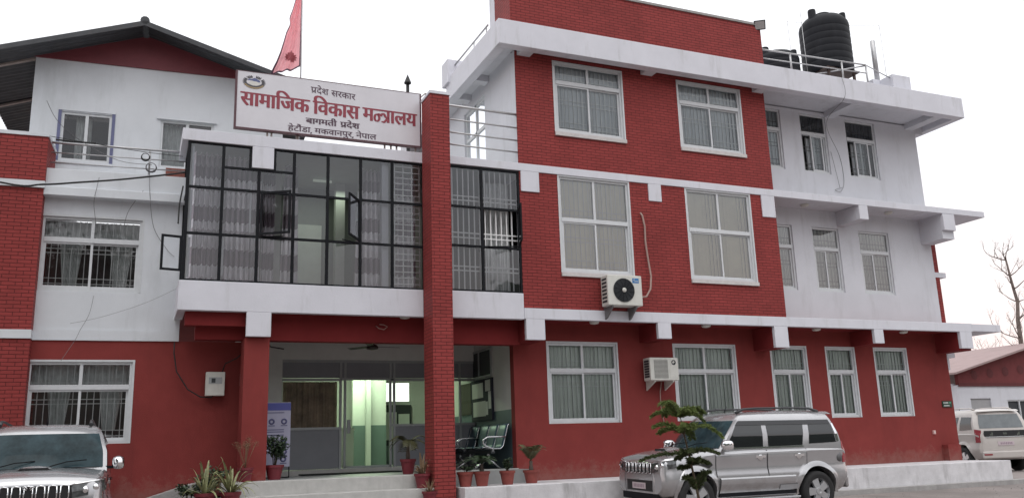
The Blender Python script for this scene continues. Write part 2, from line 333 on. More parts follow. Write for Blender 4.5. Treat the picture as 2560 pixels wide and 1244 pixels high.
def window(parent, x0, x1, z0, z1, y, tz, cols=2, blind='cream', glass='glass', grille='grille', sill=True, shift=0.0, opened=None, seed=0, trim=True, frame='alu', trans_cols=None, dep=0.22, hbars=None):
    """aluminium window: fixed transom above two sliding sashes; grille and blind behind"""
    fw = 0.05; mb = MB(); yf = y+0.035; yb = yf+0.075
    mb.box(x0+0.002, x0+fw, yf, yb, z0+0.002, z1-0.002); mb.box(x1-fw, x1-0.002, yf, yb, z0+0.002, z1-0.002)
    mb.box(x0+fw, x1-fw, yf, yb, z1-fw, z1-0.002); mb.box(x0+fw, x1-fw, yf, yb, z0+0.002, z0+fw*1.2)
    mb.box(x0+fw, x1-fw, yf-0.008, yb, tz-0.045, tz+0.045)
    xm = (x0+x1)/2
    if (trans_cols or cols) == 2: mb.box(xm-0.028, xm+0.028, yf+0.004, yb, tz+0.045, z1-fw)
    ya, ybk = yf+0.012, yf+0.044      # two sash tracks
    def sash(a, b, yy):
        s_ = 0.042
        mb.box(a, a+s_, yy, yy+0.028, z0+fw*1.2, tz-0.045); mb.box(b-s_, b, yy, yy+0.028, z0+fw*1.2, tz-0.045)
        mb.box(a+s_, b-s_, yy, yy+0.028, z0+fw*1.2, z0+fw*1.2+0.05); mb.box(a+s_, b-s_, yy, yy+0.028, tz-0.045-0.035, tz-0.045)
    panes = MB(); hw = (x1-x0-2*fw)/2
    if opened is None: spans = [(x0+fw, xm+0.025+shift, ya), (xm-0.025+shift, x1-fw, ybk)]
    else: spans = [(x0+fw+opened, x0+fw+opened+hw, ya), (x1-fw-hw, x1-fw, ybk)]
    for a, b, yy in spans:
        sash(a, b, yy); panes.face([(a+0.04, yy+0.014, z0+fw), (b-0.04, yy+0.014, z0+fw), (b-0.04, yy+0.014, tz-0.05), (a+0.04, yy+0.014, tz-0.05)])
    panes.face([(x0+fw, yf+0.03, tz+0.045), (x1-fw, yf+0.03, tz+0.045), (x1-fw, yf+0.03, z1-fw), (x0+fw, yf+0.03, z1-fw)])
    if trim:
        t = 0.035
        for q in ((x0-t, x0+0.003, z0+0.001, z1+t), (x1-0.003, x1+t, z0+0.001, z1+t), (x0+0.003, x1-0.003, z1-0.003, z1+t)): mb.box(q[0], q[1], y-0.006, y+0.033, q[2], q[3])
    o = mb.build('window', M[frame], parent)
    panes.build('pane', M[glass], o, fixn=False)
    if blind: dep = 0.132 if blind == 'cream' else 0.14
    if grille:
        h = hbars if hbars is not None else (z0+0.18, z0+0.30, z0+(tz-z0)*0.6, z0+(tz-z0)*0.6+0.1, tz+0.12, tz+0.24)
        grille_mb(x0+fw, x1-fw, z0+fw, z1-fw, y+(0.104 if blind == 'cream' else 0.122 if blind else 0.155), hz=h).build('grille', M[grille], o)
    if blind: blind_mesh(x0+0.03, x1-0.03, z0, z1, y+dep, seed=seed).build('blind', M[blind], o, fixn=False)
    if sill: MB().box(x0-0.035, x1+0.035, y-0.045, y+0.034, z0-0.085, z0-0.002).build('sill', M['trim'], o)
    return o

# ------------------------------------------------------------------ ground, hills
def gz(y):
    pts = [(-60, -0.45), (-7, -0.42), (-3, -0.17), (-1.15, -0.09), (-0.6, 0.0), (60, 0.0)]
    for (a, b), (c, d) in zip(pts, pts[1:]):
        if y <= c: return b + (d-b)*(y-a)/(c-a) if y >= a else b
    return 0.0
def ground_mat():
    m = mat('dusty_forecourt_paving', (0.235, 0.205, 0.195), 0.9, var=0.2, vscale=0.8, bump=0.9, bscale=28, stain=((0.13, 0.12, 0.115), 0.6, 0.7, 0.5)); return m
g = MB(); ys = [-900, -300, -100, -60, -40, -25, -15, -10, -7, -5, -4, -3, -2.2, -1.6, -1.15, -0.8, -0.6, 5, 20, 60, 200, 900]; xs = [-900, -200, -60, -25, -12, -6, 0, 6, 12, 18, 25, 60, 200, 900]
i0 = 0
for yy in ys:
    for xx in xs: g.v.append((xx, yy, gz(yy)))
for a in range(len(ys)-1):
    for b in range(len(xs)-1):
        k = a*len(xs)+b; g.f.append((k, k+1, k+len(xs)+1, k+len(xs))); g.sm.append(True)
g.build('ground', ground_mat(), kind='structure')
hb = MB()
for (cy, base, amp, sd) in ((-140, 24, 16, 3.1), (-230, 44, 26, 8.7)):
    def hf(u, v, cy=cy, base=base, amp=amp, sd=sd):
        x = -260 + 640*u; h = base + amp*noise.fractal(Vector((x*0.011, sd, 0.3)), 1.0, 2.0, 6) + 2.0*noise.fractal(Vector((x*0.09, sd, 2.0)), 0.8, 2.0, 4)
        if v < 0.5: return (x, cy + (1-v*2)*40, -0.6 + max(h, 2)*(v*2)**0.7)
        return (x, cy - (v*2-1)*50, -0.6 + max(h, 2)*(2-v*2)**0.7)
    hb.grid(hf, 160, 10)
hb.build('hills', mat('forested_hillside', (0.045, 0.055, 0.040), 0.95, var=0.5, vscale=0.12), kind='structure')

# ------------------------------------------------------------------ main office building
B = empty('office_building', label='three storey red brick office building with white concrete bands and overhanging flat roof', cat='building')
W1 = (0.95, 2.70); W2 = (4.265, 6.085)
w3 = [(*W1, 7.985, 9.66), (*W2, 7.985, 9.66)]; w2 = [(*W1, 4.80, 6.955), (*W2, 4.80, 6.955)]
# brick cladding of the projecting block, with white plastered structure behind
for z0, z1, hs in ((4.0, 6.985, w2), (7.155, 9.80, w3)):
    o = wall(MB(), 0.0, 6.86, z0, z1, 0.0, 0.03, hs)
    o.box(6.835, 6.86, 0.03, 0.795, z0, z1)
    o.build('brick_wall', M['brick'], B)
wall(MB(), 0.0, 6.835, 3.99, 9.80, 0.03, 0.17, [(a-0.0, b, c, d) for a, b, c, d in w2+w3]).build('structural_wall', M['white'], B)
# white recessed wing, two upper storeys
V = [(6.9, 8.02), (8.665, 9.575), (10.25, 11.33)]
v3 = [(a, b, 8.055, 9.715) for a, b in V]; v2 = [(a, b, 4.84, 6.545) for a, b in V]
wall(MB(), 6.86, 12.885, 3.96, 9.80, 0.795, 0.2, v3+v2).build('white_wall', M['white'], B)
build_split(MB().box(12.685, 12.885, 0.996, 8.0, 0.485, 9.80).box(-0.3, 12.684, 7.8, 8.0, 0.485, 9.80), 'rear_wall', M['white'], B)
MB().box(12.886, 13.17, 0.90, 1.2, 4.0, 6.50).build('brick_fin', M['brick'], B)
build_split(MB().box(12.886, 13.40, 0.88, 1.22, 5.42, 5.56), 'fin_ledge', M['band'], B)
# ground floor, smooth red paint
G = [(0.89, 2.61), (4.145, 5.86), (6.955, 8.03), (8.69, 9.60), (10.30, 11.40)]
gw = [(a, b, 1.645, 3.385) for a, b in G]
wall(MB(), 0.07, 12.885, 0.40, 3.80, 0.795, 0.2, gw).build('red_wall', M['red'], B)
MB().box(12.25, 12.70, 0.60, 0.793, 0.487, 0.89).build('corner_block', M['red'], B)
build_split(MB().box(12.886, 13.2, 0.8, 1.1, 3.18, 3.33).box(12.886, 12.99, 0.82, 1.08, 2.85, 3.18), 'corner_nib', M['band'], B)
# floor bands
Y = -0.03
b1 = MB().box(0.0, 13.0, Y, 0.09, 3.77, 3.995).box(13.0, 14.07, Y, 0.9, 3.79, 3.985)
b1.build('lower_band', M['band'], B, bevel=0.008)
MB().box(0.0, 12.9, 0.091, 0.794, 3.80, 3.96).build('lower_soffit', M['redtrim'], B)
b2 = MB().box(-1.775, 11.95, Y, 0.09, 6.985, 7.155).box(11.95, 14.14, Y, 0.9, 6.99, 7.15)
b2.build('middle_band', M['band'], B, bevel=0.008)
MB().box(6.862, 12.9, 0.091, 0.794, 7.0, 7.14).build('middle_soffit', M['white'], B)
K = [(0.03, 0.46, 3.335, 6.53), (3.23, 3.57, 3.42, 6.575), (6.44, 6.835, 3.27, 6.44), (9.545, 9.845, 3.42, 6.615), (12.52, 12.95, 3.335, 6.53)]
for a, b, c, d in K:
    MB().box(a, b, Y, 0.06, c, 3.769).build('lower_bracket', M['band'], B, bevel=0.006)
    if a > 12: MB().box(a, b, 0.061, 0.793, c-0.05, 3.79).build('lower_beam', M['redtrim'], B)
    else: MB().box(a, b, 0.061, 0.793, c, 3.79).build('lower_beam', M['redtrim'], B)
    MB().box(a, b, Y, 0.06, d, 6.984).build('middle_bracket', M['band'], B, bevel=0.006)
    if a > 7: MB().box(a, b, 0.061, 0.793, d - (0.22 if a > 12 else 0), 6.99).build('middle_beam', M['white'], B)
# roof slab
rs = MB().box(-0.56, 13.42, -0.45, -0.22, 9.684, 10.266).box(-0.56, -0.33, -0.219, 3.05, 9.684, 10.266).box(13.19, 13.42, -0.219, 6.0, 9.684, 10.266)
rs.build('roof_fascia', M['band'], B, bevel=0.01)
MB().box(-0.329, 13.189, -0.219, 8.0, 9.84, 10.2).build('roof_slab', M['white'], B)
rb = MB()
for a, b in ((0.05, 0.36), (3.25, 3.55), (6.5, 6.8), (9.55, 9.85), (12.5, 12.8)): rb.box(a, b, -0.219, 0.794 if a > 6.6 else -0.004, 9.684, 9.838)
for yy in (1.55, 2.75): rb.box(-0.329, -0.004, yy, yy+0.25, 9.684, 9.838)
rb.box(12.886, 13.189, 0.8, 1.1, 9.60, 9.838)
build_split(rb, 'roof_beam', M['white'], B)
# left return of the top storey with balcony door
wall(MB(), 0.20, 5.0, 7.0, 9.84, 0.0, 0.2, [(1.88, 3.30, 7.2, 9.5)], axis='x').build('return_wall', M['white'], B)
df = MB()
for (a, b, c, d) in ((1.88, 1.95, 7.2, 9.5), (3.23, 3.30, 7.2, 9.5), (2.56, 2.62, 7.2, 9.5), (1.95, 3.23, 9.43, 9.5), (1.95, 3.23, 8.72, 8.80), (1.95, 3.23, 7.2, 7.28)): df.box(0.05, 0.11, a, b, c, d)
dr = df.build('balcony_door', M['alu'], B)
MB().face([(0.08, 1.9, 7.2), (0.08, 3.3, 7.2), (0.08, 3.3, 9.5), (0.08, 1.9, 9.5)]).build('pane', M['glass'], dr, fixn=False)
build_split(MB().box(0.09, 0.10, 2.0, 2.5, 7.35, 7.75).box(0.09, 0.10, 2.0, 2.5, 7.9, 8.3).box(0.09, 0.10, 2.7, 3.2, 7.5, 7.9), 'door_panel', M['white'], dr)
# parapet and coping
MB().box(-0.26, 6.62, -0.40, -0.20, 10.267, 11.31).box(-0.26, -0.06, -0.20, 0.45, 10.267, 11.31).build('brick_parapet', M['brick'], B)
MB().box(-0.30, 6.64, -0.43, -0.17, 11.311, 11.37).box(-0.30, -0.04, -0.169, 0.45, 11.311, 11.37).build('coping', M['conc'], B)
build_split(MB().box(-0.27, -0.05, 0.451, 0.75, 10.267, 11.37).box(-0.62, -0.22, 2.75, 3.2, 10.1, 10.72).box(11.05, 11.45, 0.35, 0.75, 10.2, 10.85).box(11.3, 11.95, -0.1, 0.35, 10.2, 10.62+0.22), 'parapet_post', M['band'], B, bevel=0.01)
rr = MB()
rr.tube([(-0.42, 0.5, 10.58), (-0.42, 2.8, 10.58)], 0.022)
for yy in (0.6, 1.4): rr.tube([(-0.42, yy, 10.2), (-0.42, yy, 10.58)], 0.016)
rr.tube([(-0.42, 1.4, 10.38), (-0.42, 2.8, 10.38)], 0.012)
rr.build('roof_railing', M['rail'], B)
rr = MB()
for z in (10.80, 10.56): rr.tube([(6.63, -0.2, z), (10.25, -0.2, z+0.10)], 0.022 if z > 10.7 else 0.016)
for x in (6.7, 7.68, 9.40, 10.25): rr.tube([(x, -0.2, 10.25), (x, -0.2, 10.82+0.025*(x-6.7))], 0.024)
rr.tube([(10.25, -0.2, 10.9), (11.3, 0.0, 10.76)], 0.014); rr.tube([(10.25, -0.2, 10.88), (9.0, 0.9, 10.85)], 0.02)
rr.build('roof_railing', M['rail'], B)
br_ = MB()
for z, r in ((8.30, 0.03), (7.99, 0.02), (7.70, 0.02), (7.43, 0.02)): br_.tube([(-1.775, 0.05, z+0.01), (0.0, 0.05, z-0.01)], r)
br_.build('balcony_railing', M['rail'], B)
# windows of the brick block
window(B, *w3[0], 0.0, 9.20, blind='paleblind', seed=1); window(B, *w3[1], 0.0, 9.16, blind='paleblind', seed=2)
window(B, *w2[0], 0.0, 5.99, blind='cream', glass='glassb', seed=3); window(B, *w2[1], 0.0, 5.99, blind='cream', glass='glassb', grille=None, seed=4)
for i, (a, b) in enumerate(G):
    window(B, a, b, 1.645, 3.385, 0.795, 2.79, blind='greyblind', sill=False, seed=10+i, trans_cols=2 if b-a > 1.3 else 1, hbars=(2.9, 3.0, 2.45, 2.55))
for i, (a, b) in enumerate(V):
    window(B, a, b, 8.055, 9.715, 0.795, 9.165, blind='paleblind' if i == 0 else None, grille='grilledark', sill=False, trim=False, frame='alu', seed=20+i, trans_cols=1, opened=None if i == 0 else (0.30 if i == 1 else 0.27))
    window(B, a, b, 4.84, 6.545, 0.795, 5.98, blind='greyblind', sill=False, trim=False, seed=30+i, grille='grilledark', glass='glassb' if i < 3 else 'glass', trans_cols=1, shift=-0.04*i)
for i, (a, b) in enumerate(V[1:]): MB().box(a+0.30, a+0.78, 0.99, 1.0, 8.1, 9.1).build('roller_blind', M['paleblind'], B)
# storey floors and core so that rooms are closed and dark behind the blinds
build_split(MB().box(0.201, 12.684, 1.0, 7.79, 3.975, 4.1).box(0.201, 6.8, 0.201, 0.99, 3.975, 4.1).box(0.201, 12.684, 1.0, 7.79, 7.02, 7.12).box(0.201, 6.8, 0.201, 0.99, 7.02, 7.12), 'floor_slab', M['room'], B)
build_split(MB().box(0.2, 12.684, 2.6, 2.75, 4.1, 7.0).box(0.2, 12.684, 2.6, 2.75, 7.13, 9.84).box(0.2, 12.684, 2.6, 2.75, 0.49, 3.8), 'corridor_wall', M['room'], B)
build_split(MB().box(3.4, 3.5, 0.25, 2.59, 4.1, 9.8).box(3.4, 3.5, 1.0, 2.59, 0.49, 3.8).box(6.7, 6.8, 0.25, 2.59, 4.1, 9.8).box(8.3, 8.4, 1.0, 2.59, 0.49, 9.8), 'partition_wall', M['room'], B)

# ------------------------------------------------------------------ entrance bay
ap = MB().box(-6.745, -2.19, Y, 0.11, 3.745, 4.285).box(-1.775, -0.005, Y, 0.11, 3.755, 4.30).box(-6.745, -6.60, 0.11, 1.19, 3.745, 4.285)
ap.box(-2.19, -1.775, -0.005, 0.11, 3.745, 4.285)
ap.build('bay_apron', M['band'], B, bevel=0.008)
tp = MB().box(-6.81, -2.12, Y, 0.14, 6.93, 7.155).box(-6.81, -6.66, 0.14, 1.3, 6.93, 7.155)
tp.build('bay_cornice', M['band'], B, bevel=0.008)
for a, b, c, d in ((-5.555, -5.115, 3.295, 3.744), (-5.55, -5.15, 6.505, 6.929)): build_split(MB().box(a, b, Y, 0.06, c, d), 'bay_bracket', M['band'], B, bevel=0.006)
MB().box(-6.6, 0.0, 0.111, 8.0, 3.80, 3.97).build('bay_floor', M['redtrim'], B)
MB().box(-6.65, -0.005, 0.141, 5.0, 6.95, 7.10).build('terrace_slab', M['inner'], B)
build_split(MB().box(-6.4, 0.069, 0.40, 0.66, 3.28, 3.80).box(-6.6, -5.2, 0.14, 0.39, 3.5, 3.799), 'entrance_beam', M['redtrim'], B)
MB().box(-5.56, -5.115, 0.10, 0.66, 0.745, 3.279).build('entrance_pier', M['red'], B)
pb = MB().box(-2.185, -1.775, -0.60, -0.032, -0.1, 8.24); pb.build('brick_pillar', M['brick'], B)
MB().box(-2.20, -1.755, -0.62, -0.005, 8.241, 8.30).tube([(-1.9, -0.2, 8.3), (-1.9, -0.2, 8.47)], 0.02).build('pillar_cap', M['band'], B)
# glazing grids
def bars(mb, xs, zs, y, r, xr, zr):
    for x in xs: mb.box(x-r, x+r, y-r, y+r, zr[0], zr[1])
    for z in zs: mb.box(xr[0], xr[1], y-r*0.9, y+r*0.9, z-r, z+r)
XC = [-6.675, -6.066, -5.41, -4.755, -4.102, -3.452, -2.806, -2.15]; ZR = [4.30, 5.17, 6.05, 6.915]
f = MB(); yg = 0.03
for i, x in enumerate(XC): f.box(x-0.027, x+0.027, yg-0.022, yg+0.03, 4.286, 6.05+0.44 if i == 2 else 6.93)
f.box(-5.60, -5.565, yg-0.022, yg+0.03, 6.49, 6.93); f.box(-5.135, -5.10, yg-0.022, yg+0.03, 6.49, 6.93)
for z in ZR: f.box(XC[0], XC[-1], yg-0.02, yg+0.028, z-0.022, z+0.022)
f.box(-6.066, -4.755, yg-0.02, yg+0.028, 6.455, 6.495)
f.box(-6.69, -6.65, yg, 1.19, 4.286, 4.33); f.box(-6.69, -6.65, yg, 1.19, 6.88, 6.93)
for z in ZR[1:3]: f.box(-6.69, -6.65, yg, 1.19, z-0.02, z+0.02)
for yy in (0.6, 1.17): f.box(-6.69, -6.65, yy-0.02, yy+0.02, 4.286, 6.93)
bay = f.build('bay_glazing', M['black'], B)
pn = MB()
for i in range(7):
    for j in range(3):
        if (i, j) in ((2, 1), (4, 1)): continue
        a, b, c, d = XC[i]+0.02, XC[i+1]-0.02, ZR[j]+0.02, ZR[j+1]-0.02
        yj = yg + 0.004*random.uniform(-1, 1)
        if i in (1, 2) and j == 2: d = 6.46
        pn.face([(a, yj, c), (b, yj+random.uniform(-.003, .003), c), (b, yj, d), (a, yj, d)])
pn.face([(-6.04, yg, 6.495), (-5.6, yg, 6.495), (-5.6, yg, 6.9), (-6.04, yg, 6.9)]).face([(-5.1, yg, 6.495), (-4.78, yg, 6.495), (-4.78, yg, 6.9), (-5.1, yg, 6.9)])
pn.face([(-6.67, 0.05, 4.3), (-6.67, 1.17, 4.3), (-6.67, 1.17, 6.9), (-6.67, 0.05, 6.9)])
pn.build('pane', M['glassd'], bay, fixn=False)
def casement(parent, hinge, width, z0, z1, ang, side, name='casement'):
    """open casement: side=+1 hinged on its left edge, -1 on its right; ang swings the sash outwards"""
    mb = MB(); r = 0.02; a = R(ang)
    m = Matrix.Translation(Vector((hinge[0], hinge[1], 0))) @ Matrix.Rotation(-a*side, 4, 'Z')
    s = side
    def bx(x0, x1, z0_, z1_): mb.box(min(s*x0, s*x1), max(s*x0, s*x1), -0.015, 0.015, z0_, z1_, m)
    bx(0, 0.04, z0, z1); bx(width-0.04, width, z0, z1); bx(0.04, width-0.04, z0, z0+0.04); bx(0.04, width-0.04, z1-0.04, z1)
    o = mb.build(name, M['black'], parent)
    g_ = MB(); P = [tuple(m @ Vector((s*x, 0, z))) for x, z in ((0.04, z0+0.03), (width-0.04, z0+0.03), (width-0.04, z1-0.03), (0.04, z1-0.03))]
    g_.face(P).build('pane', M['glassd'], o, fixn=False); return o
casement(bay, (XC[2]+0.04, -0.01), 0.60, 5.20, 6.03, 32, 1); casement(bay, (XC[5]-0.03, -0.01), 0.60, 5.20, 6.03, 58, -1)
MB().tube([(XC[2]+0.1, 0.0, 5.17), (XC[3]-0.2, -0.16, 5.17)], 0.012).tube([(XC[5]-0.1, 0.0, 5.17), (XC[4]+0.25, -0.2, 5.17)], 0.012).build('stay_arm', M['black'], bay)
f = MB(); XR = [-1.76, -0.873, -0.02]; ZR2 = [4.32, 5.255, 6.09, 6.95]
for x in XR: f.box(x-0.027, x+0.027, yg-0.022, yg+0.03, 4.301, 6.975)
for z in ZR2: f.box(XR[0], XR[-1], yg-0.02, yg+0.028, z-0.022, z+0.022)
sb = f.build('bay_glazing', M['black'], B)
pn = MB()
for i in range(2):
    for j in range(3):
        if (i, j) == (1, 1): continue
        pn.face([(XR[i]+.02, yg, ZR2[j]+.02), (XR[i+1]-.02, yg, ZR2[j]+.02), (XR[i+1]-.02, yg, ZR2[j+1]-.02), (XR[i]+.02, yg, ZR2[j+1]-.02)])
pn.build('pane', M['glassd'], sb, fixn=False)
casement(sb, (XR[2]-0.05, -0.01), 0.72, 5.28, 6.06, 72, -1)
MB().tube([(XR[1]+0.1, 0.0, 5.255), (XR[2]-0.1, -0.22, 5.255)], 0.014).build('stay_arm', M['black'], sb)
gm = grille_mb(-1.74, -0.04, 4.33, 6.93, 0.12, dx=0.118, hz=(4.75, 4.84, 5.45, 5.55, 6.25, 6.34), r=0.012); gm.build('grille', M['grille'], sb)
gg = MB()
for k in range(21): gg.box(-2.75, -2.2, 0.10, 0.118, 4.4+k*0.122, 4.420+k*0.122)
for x in (-2.74, -2.56, -2.38, -2.22): gg.box(x, x+0.018, 0.118, 0.136, 4.36, 6.9)
gg.build('grille', M['grille'], bay)
MB().box(-2.99, -2.85, 0.14, 0.30, 3.98, 6.94).build('bay_column', M['white'], B)
st = MB()
for (x, z0, z1) in ((-6.615, 4.36, 5.10), (-6.615, 5.22, 6.0), (-6.615, 6.10, 6.85), (-5.56, 5.25, 6.25), (-6.03, 4.4, 5.1)): st.box(x, x+0.035, 0.07, 0.10, z0, z1)
st.build('inner_sash', M['alu'], bay)
# inside of the bay
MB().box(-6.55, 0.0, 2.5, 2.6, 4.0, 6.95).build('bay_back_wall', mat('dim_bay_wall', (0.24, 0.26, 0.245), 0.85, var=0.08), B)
build_split(MB().box(-5.05, -4.8, 1.3, 1.55, 3.98, 6.94).box(-3.55, -3.35, 1.9, 2.1, 3.98, 6.94), 'bay_column', M['inner'], B)
build_split(MB().box(-1.72, -1.62, 0.3, 2.49, 3.98, 6.94).box(-6.59, -6.5, 1.2, 2.49, 3.98, 6.94), 'bay_side_wall', M['inner'], B)
MB().box(-4.6, -3.75, 2.42, 2.49, 4.0, 6.1).build('inner_door', M['greyblind'], B)
bd = MB().box(-4.5, -4.4, 2.38, 2.43, 4.0, 6.0); bd.build('door_handle', M['steel'], B)
# tube lamp that is on in the bay room
MB().box(-4.1, -3.7, 1.60, 1.66, 6.86, 6.90).build('bay_lamp', mat('bay_lamp_tube', (0.8, 0.8, 0.8), 0.5, emit=((0.85, 1.0, 0.8), 0.12)), B)
l2 = bpy.data.lights.new('bay_lamp_light', 'AREA'); l2.energy = 5; l2.color = (0.86, 1.0, 0.78); l2.shape = 'RECTANGLE'; l2.size = 1.2; l2.size_y = 0.1
l2o = bpy.data.objects.new('bay_lamp_light', l2); COL.objects.link(l2o); l2o.location = (-3.8, 1.64, 6.78)
# entrance hall
MB().box(-5.56, 0.07, 0.10, 9.0, 0.30, 0.745).build('porch_floor', M['floor'], B)
sp = MB().box(-5.9, -2.19, -0.22, 0.099, -0.1, 0.74).box(-6.0, -2.10, -0.56, -0.221, -0.1, 0.50).box(-6.05, -2.05, -0.92, -0.561, -0.1, 0.25)
sp.build('entrance_steps', M['step'], B, bevel=0.012)
MB().box(-1.77, 0.069, 0.70, 0.79, 0.4861, 0.76).build('porch_riser', M['step'], B)
MB().box(-1.70, 12.58, -0.88, 0.794, -0.1, 0.485).box(12.58, 12.66, -0.5, 0.79, -0.1, 0.3).build('plinth', M['plinth'], B, bevel=0.012)
MB().box(-1.70, 12.95, -1.08, -0.881, -0.2, 0.035).build('plinth_kerb', M['conc'], B, bevel=0.01)
# side wall of the waiting bay: white above, teal dado below
dz = 1.98
MB().box(0.071, 0.19, 0.996, 6.0, dz, 3.8).build('waiting_wall', M['inner'], B)
MB().box(0.071, 0.192, 0.996, 6.0, 0.746, dz-0.001).build('waiting_dado', M['dado'], B)
MB().box(0.058, 0.0709, 2.0, 3.6, 2.80, 3.40).build('transom_trim', M['inner'], B)
tw = MB()
for a in (2.0, 2.76, 3.54): tw.box(0.03, 0.057, a, a+0.06, 2.82, 3.38)
tw.box(0.03, 0.057, 2.0, 3.6, 3.38, 3.43).box(0.03, 0.057, 2.0, 3.6, 2.77, 2.82)
t_ = tw.build('high_window', M['alugrey'], B)
MB().box(0.048, 0.0575, 2.06, 3.54, 2.82, 3.38).build('pane', M['acdark'], t_)
# partition with glass door
YP = 3.2
fr = MB()
for x in (-4.42, -3.12, -3.02, -1.98, -1.89, -0.3): fr.box(x-0.025, x+0.025, YP-0.03, YP+0.03, 0.85, 3.19)
for (a, b, z) in ((-4.42, -3.1, 2.78), (-4.42, -3.1, 1.72), (-3.12, -1.9, 2.80), (-1.98, 0.07, 2.78), (-1.98, 0.07, 1.76), (-4.42, 0.07, 3.19)): fr.box(a, b, YP-0.034, YP+0.034, z-0.028, z+0.028)
pt = fr.build('entrance_partition', M['alugrey'], B)
MB().box(-4.40, -3.14, YP-0.01, YP+0.01, 0.86, 1.70).box(-1.87, 0.07, YP-0.01, YP+0.01, 0.86, 1.74).box(-4.40, 0.07, YP-0.01, YP+0.01, 2.82, 3.17).build('solid_panel', mat('grey_partition_board', (0.22, 0.23, 0.255), 0.5, var=0.05), pt)
MB().face([(-4.4, YP, 1.74), (-3.14, YP, 1.74), (-3.14, YP, 2.76), (-4.4, YP, 2.76)]).face([(-1.87, YP, 1.78), (0.07, YP, 1.78), (0.07, YP, 2.76), (-1.87, YP, 2.76)]).face([(-3.0, YP, 0.86), (-2.0, YP, 0.86), (-2.0, YP, 2.78), (-3.0, YP, 2.78)]).build('pane', M['clear'], pt, fixn=False)
MB().box(-3.02, -1.98, YP-0.03, YP+0.03, 0.855, 0.90).box(-2.98, -2.9, YP-0.05, YP-0.031, 1.6, 1.9).build('glass_door_rail', M['alugrey'], pt)
MB().box(-5.1, 0.07, YP-0.06, YP+0.06, 0.746, 0.85).build('partition_kerb', M['step'], B)
MB().box(-5.1, 0.07, YP-0.05, YP+0.05, 3.22, 3.80).build('partition_head', M['inner'], B)
build_split(MB().box(-5.1, -4.45, 2.9, 3.1, 0.746, 3.8).box(-5.25, -5.1, 0.67, 9.0, 0.746, 3.8), 'lobby_side_wall', M['inner'], B)
# lit lobby
MB().box(-5.1, 0.5, 7.6, 7.75, 0.746, 2.549).box(-5.1, -0.89, 7.6, 7.75, 2.55, 3.8).box(-0.22, 0.5, 7.6, 7.75, 2.55, 3.8).box(-0.89, -0.22, 7.6, 7.75, 3.06, 3.8).build('lobby_back_wall', M['inner'], B)
build_split(MB().box(-3.05, 0.5, 7.57, 7.599, 0.85, 1.85).box(-2.05, -1.15, 6.62, 6.649, 0.85, 1.88), 'lobby_dado', mat('teal_lobby_dado', (0.13, 0.18, 0.175), 0.5, var=0.05), B)
build_split(MB().box(-2.05, -1.15, 6.65, 6.8, 0.85, 3.8).box(-1.72, -1.60, 6.48, 6.618, 0.85, 3.8), 'lobby_pier', M['inner'], B)
MB().box(-3.6, -2.26, 5.6, 5.9, 0.85, 1.72).box(-3.6, -2.26, 5.5, 5.99, 1.72, 1.78).build('reception_counter', M['inner'], B)
MB().box(-0.98, -0.2, 7.52, 7.569, 1.35, 2.45).build('notice_panel', M['acdark'], B)
build_split(MB().box(-0.92, -0.62, 7.50, 7.519, 1.5, 2.25).box(-0.56, -0.25, 7.50, 7.519, 1.5, 2.2), 'notice_sheet', M['inner'], B)
MB().box(-5.1, 0.07, YP+0.07, 7.599, 0.7455, 0.85).build('lobby_floor', mat('polished_lobby_floor', (0.45, 0.46, 0.42), 0.18, var=0.06), B)
MB().box(-0.89, -0.22, 7.66, 7.68, 2.55, 3.06).build('lit_window', mat('lit_lobby_window', (0.8, 0.8, 0.75), 0.5, emit=((0.95, 1.0, 0.9), 1.6)), B)
li = bpy.data.lights.new('lobby_lamp_light', 'AREA'); li.energy = 85; li.color = (0.80, 1.0, 0.66); li.shape = 'RECTANGLE'; li.size = 1.2; li.size_y = 0.25
lo = bpy.data.objects.new('lobby_lamp_light', li); COL.objects.link(lo); lo.location = (-2.0, 5.9, 3.68)
MB().box(-2.65, -1.35, 5.75, 6.05, 3.70, 3.78).build('lobby_lamp', mat('lamp_diffuser', (0.8, 0.8, 0.8), 0.5, emit=((0.8, 1.0, 0.75), 2.0)), B)
# ------------------------------------------------------------------ annex on the left (slightly turned)
A = empty('annex_building', (-7, 0, 0), -0.049, label='white three storey annex under a dark corrugated gable roof with red ground floor', cat='building')
def ax(x): return x+7-0.06
Wl2 = (ax(-9.112), ax(-7.395), 4.235, 5.645); Wl1 = (ax(-9.13), ax(-7.41), 1.475, 2.945)
wall(MB(), -2.16, 0.30, 3.33, 6.0, 1.2, 0.2, [Wl2]).build('white_wall', M['annexwhite'], A)
wall(MB(), -2.16, 1.62, -0.1, 3.329, 1.204, 0.2, [Wl1]).build('red_wall', M['red'], A)
MB().box(-2.16, 0.30, 1.175, 1.199, 3.33, 3.52).build('storey_band', M['annexwhite'], A)
Wu1 = (ax(-9.03)-0.05, ax(-8.10)-0.05, 7.06, 8.09); Wu2 = (ax(-7.17)-0.05, ax(-6.12)-0.05, 7.06, 8.10)
wl3 = wall(MB(), -2.69, 2.2, 6.0, 9.19, 2.2, 0.2, [Wu1, Wu2]); wl3.box(-2.69, -2.49, 2.401, 9.0, 6.0, 9.19).box(2.0, 2.2, 2.401, 9.0, 6.0, 9.19)
wl3.build('upper_wall', M['annexwhite'], A)
MB().prism([(-2.85, 9.191), (2.2, 9.191), (2.2, 9.2), (-0.72, 9.93), (-2.85, 9.22)], 'y', 2.16, 2.199).build('gable_board', M['gable'], A)
rf = MB(); zr = 9.93; xr_ = -0.67
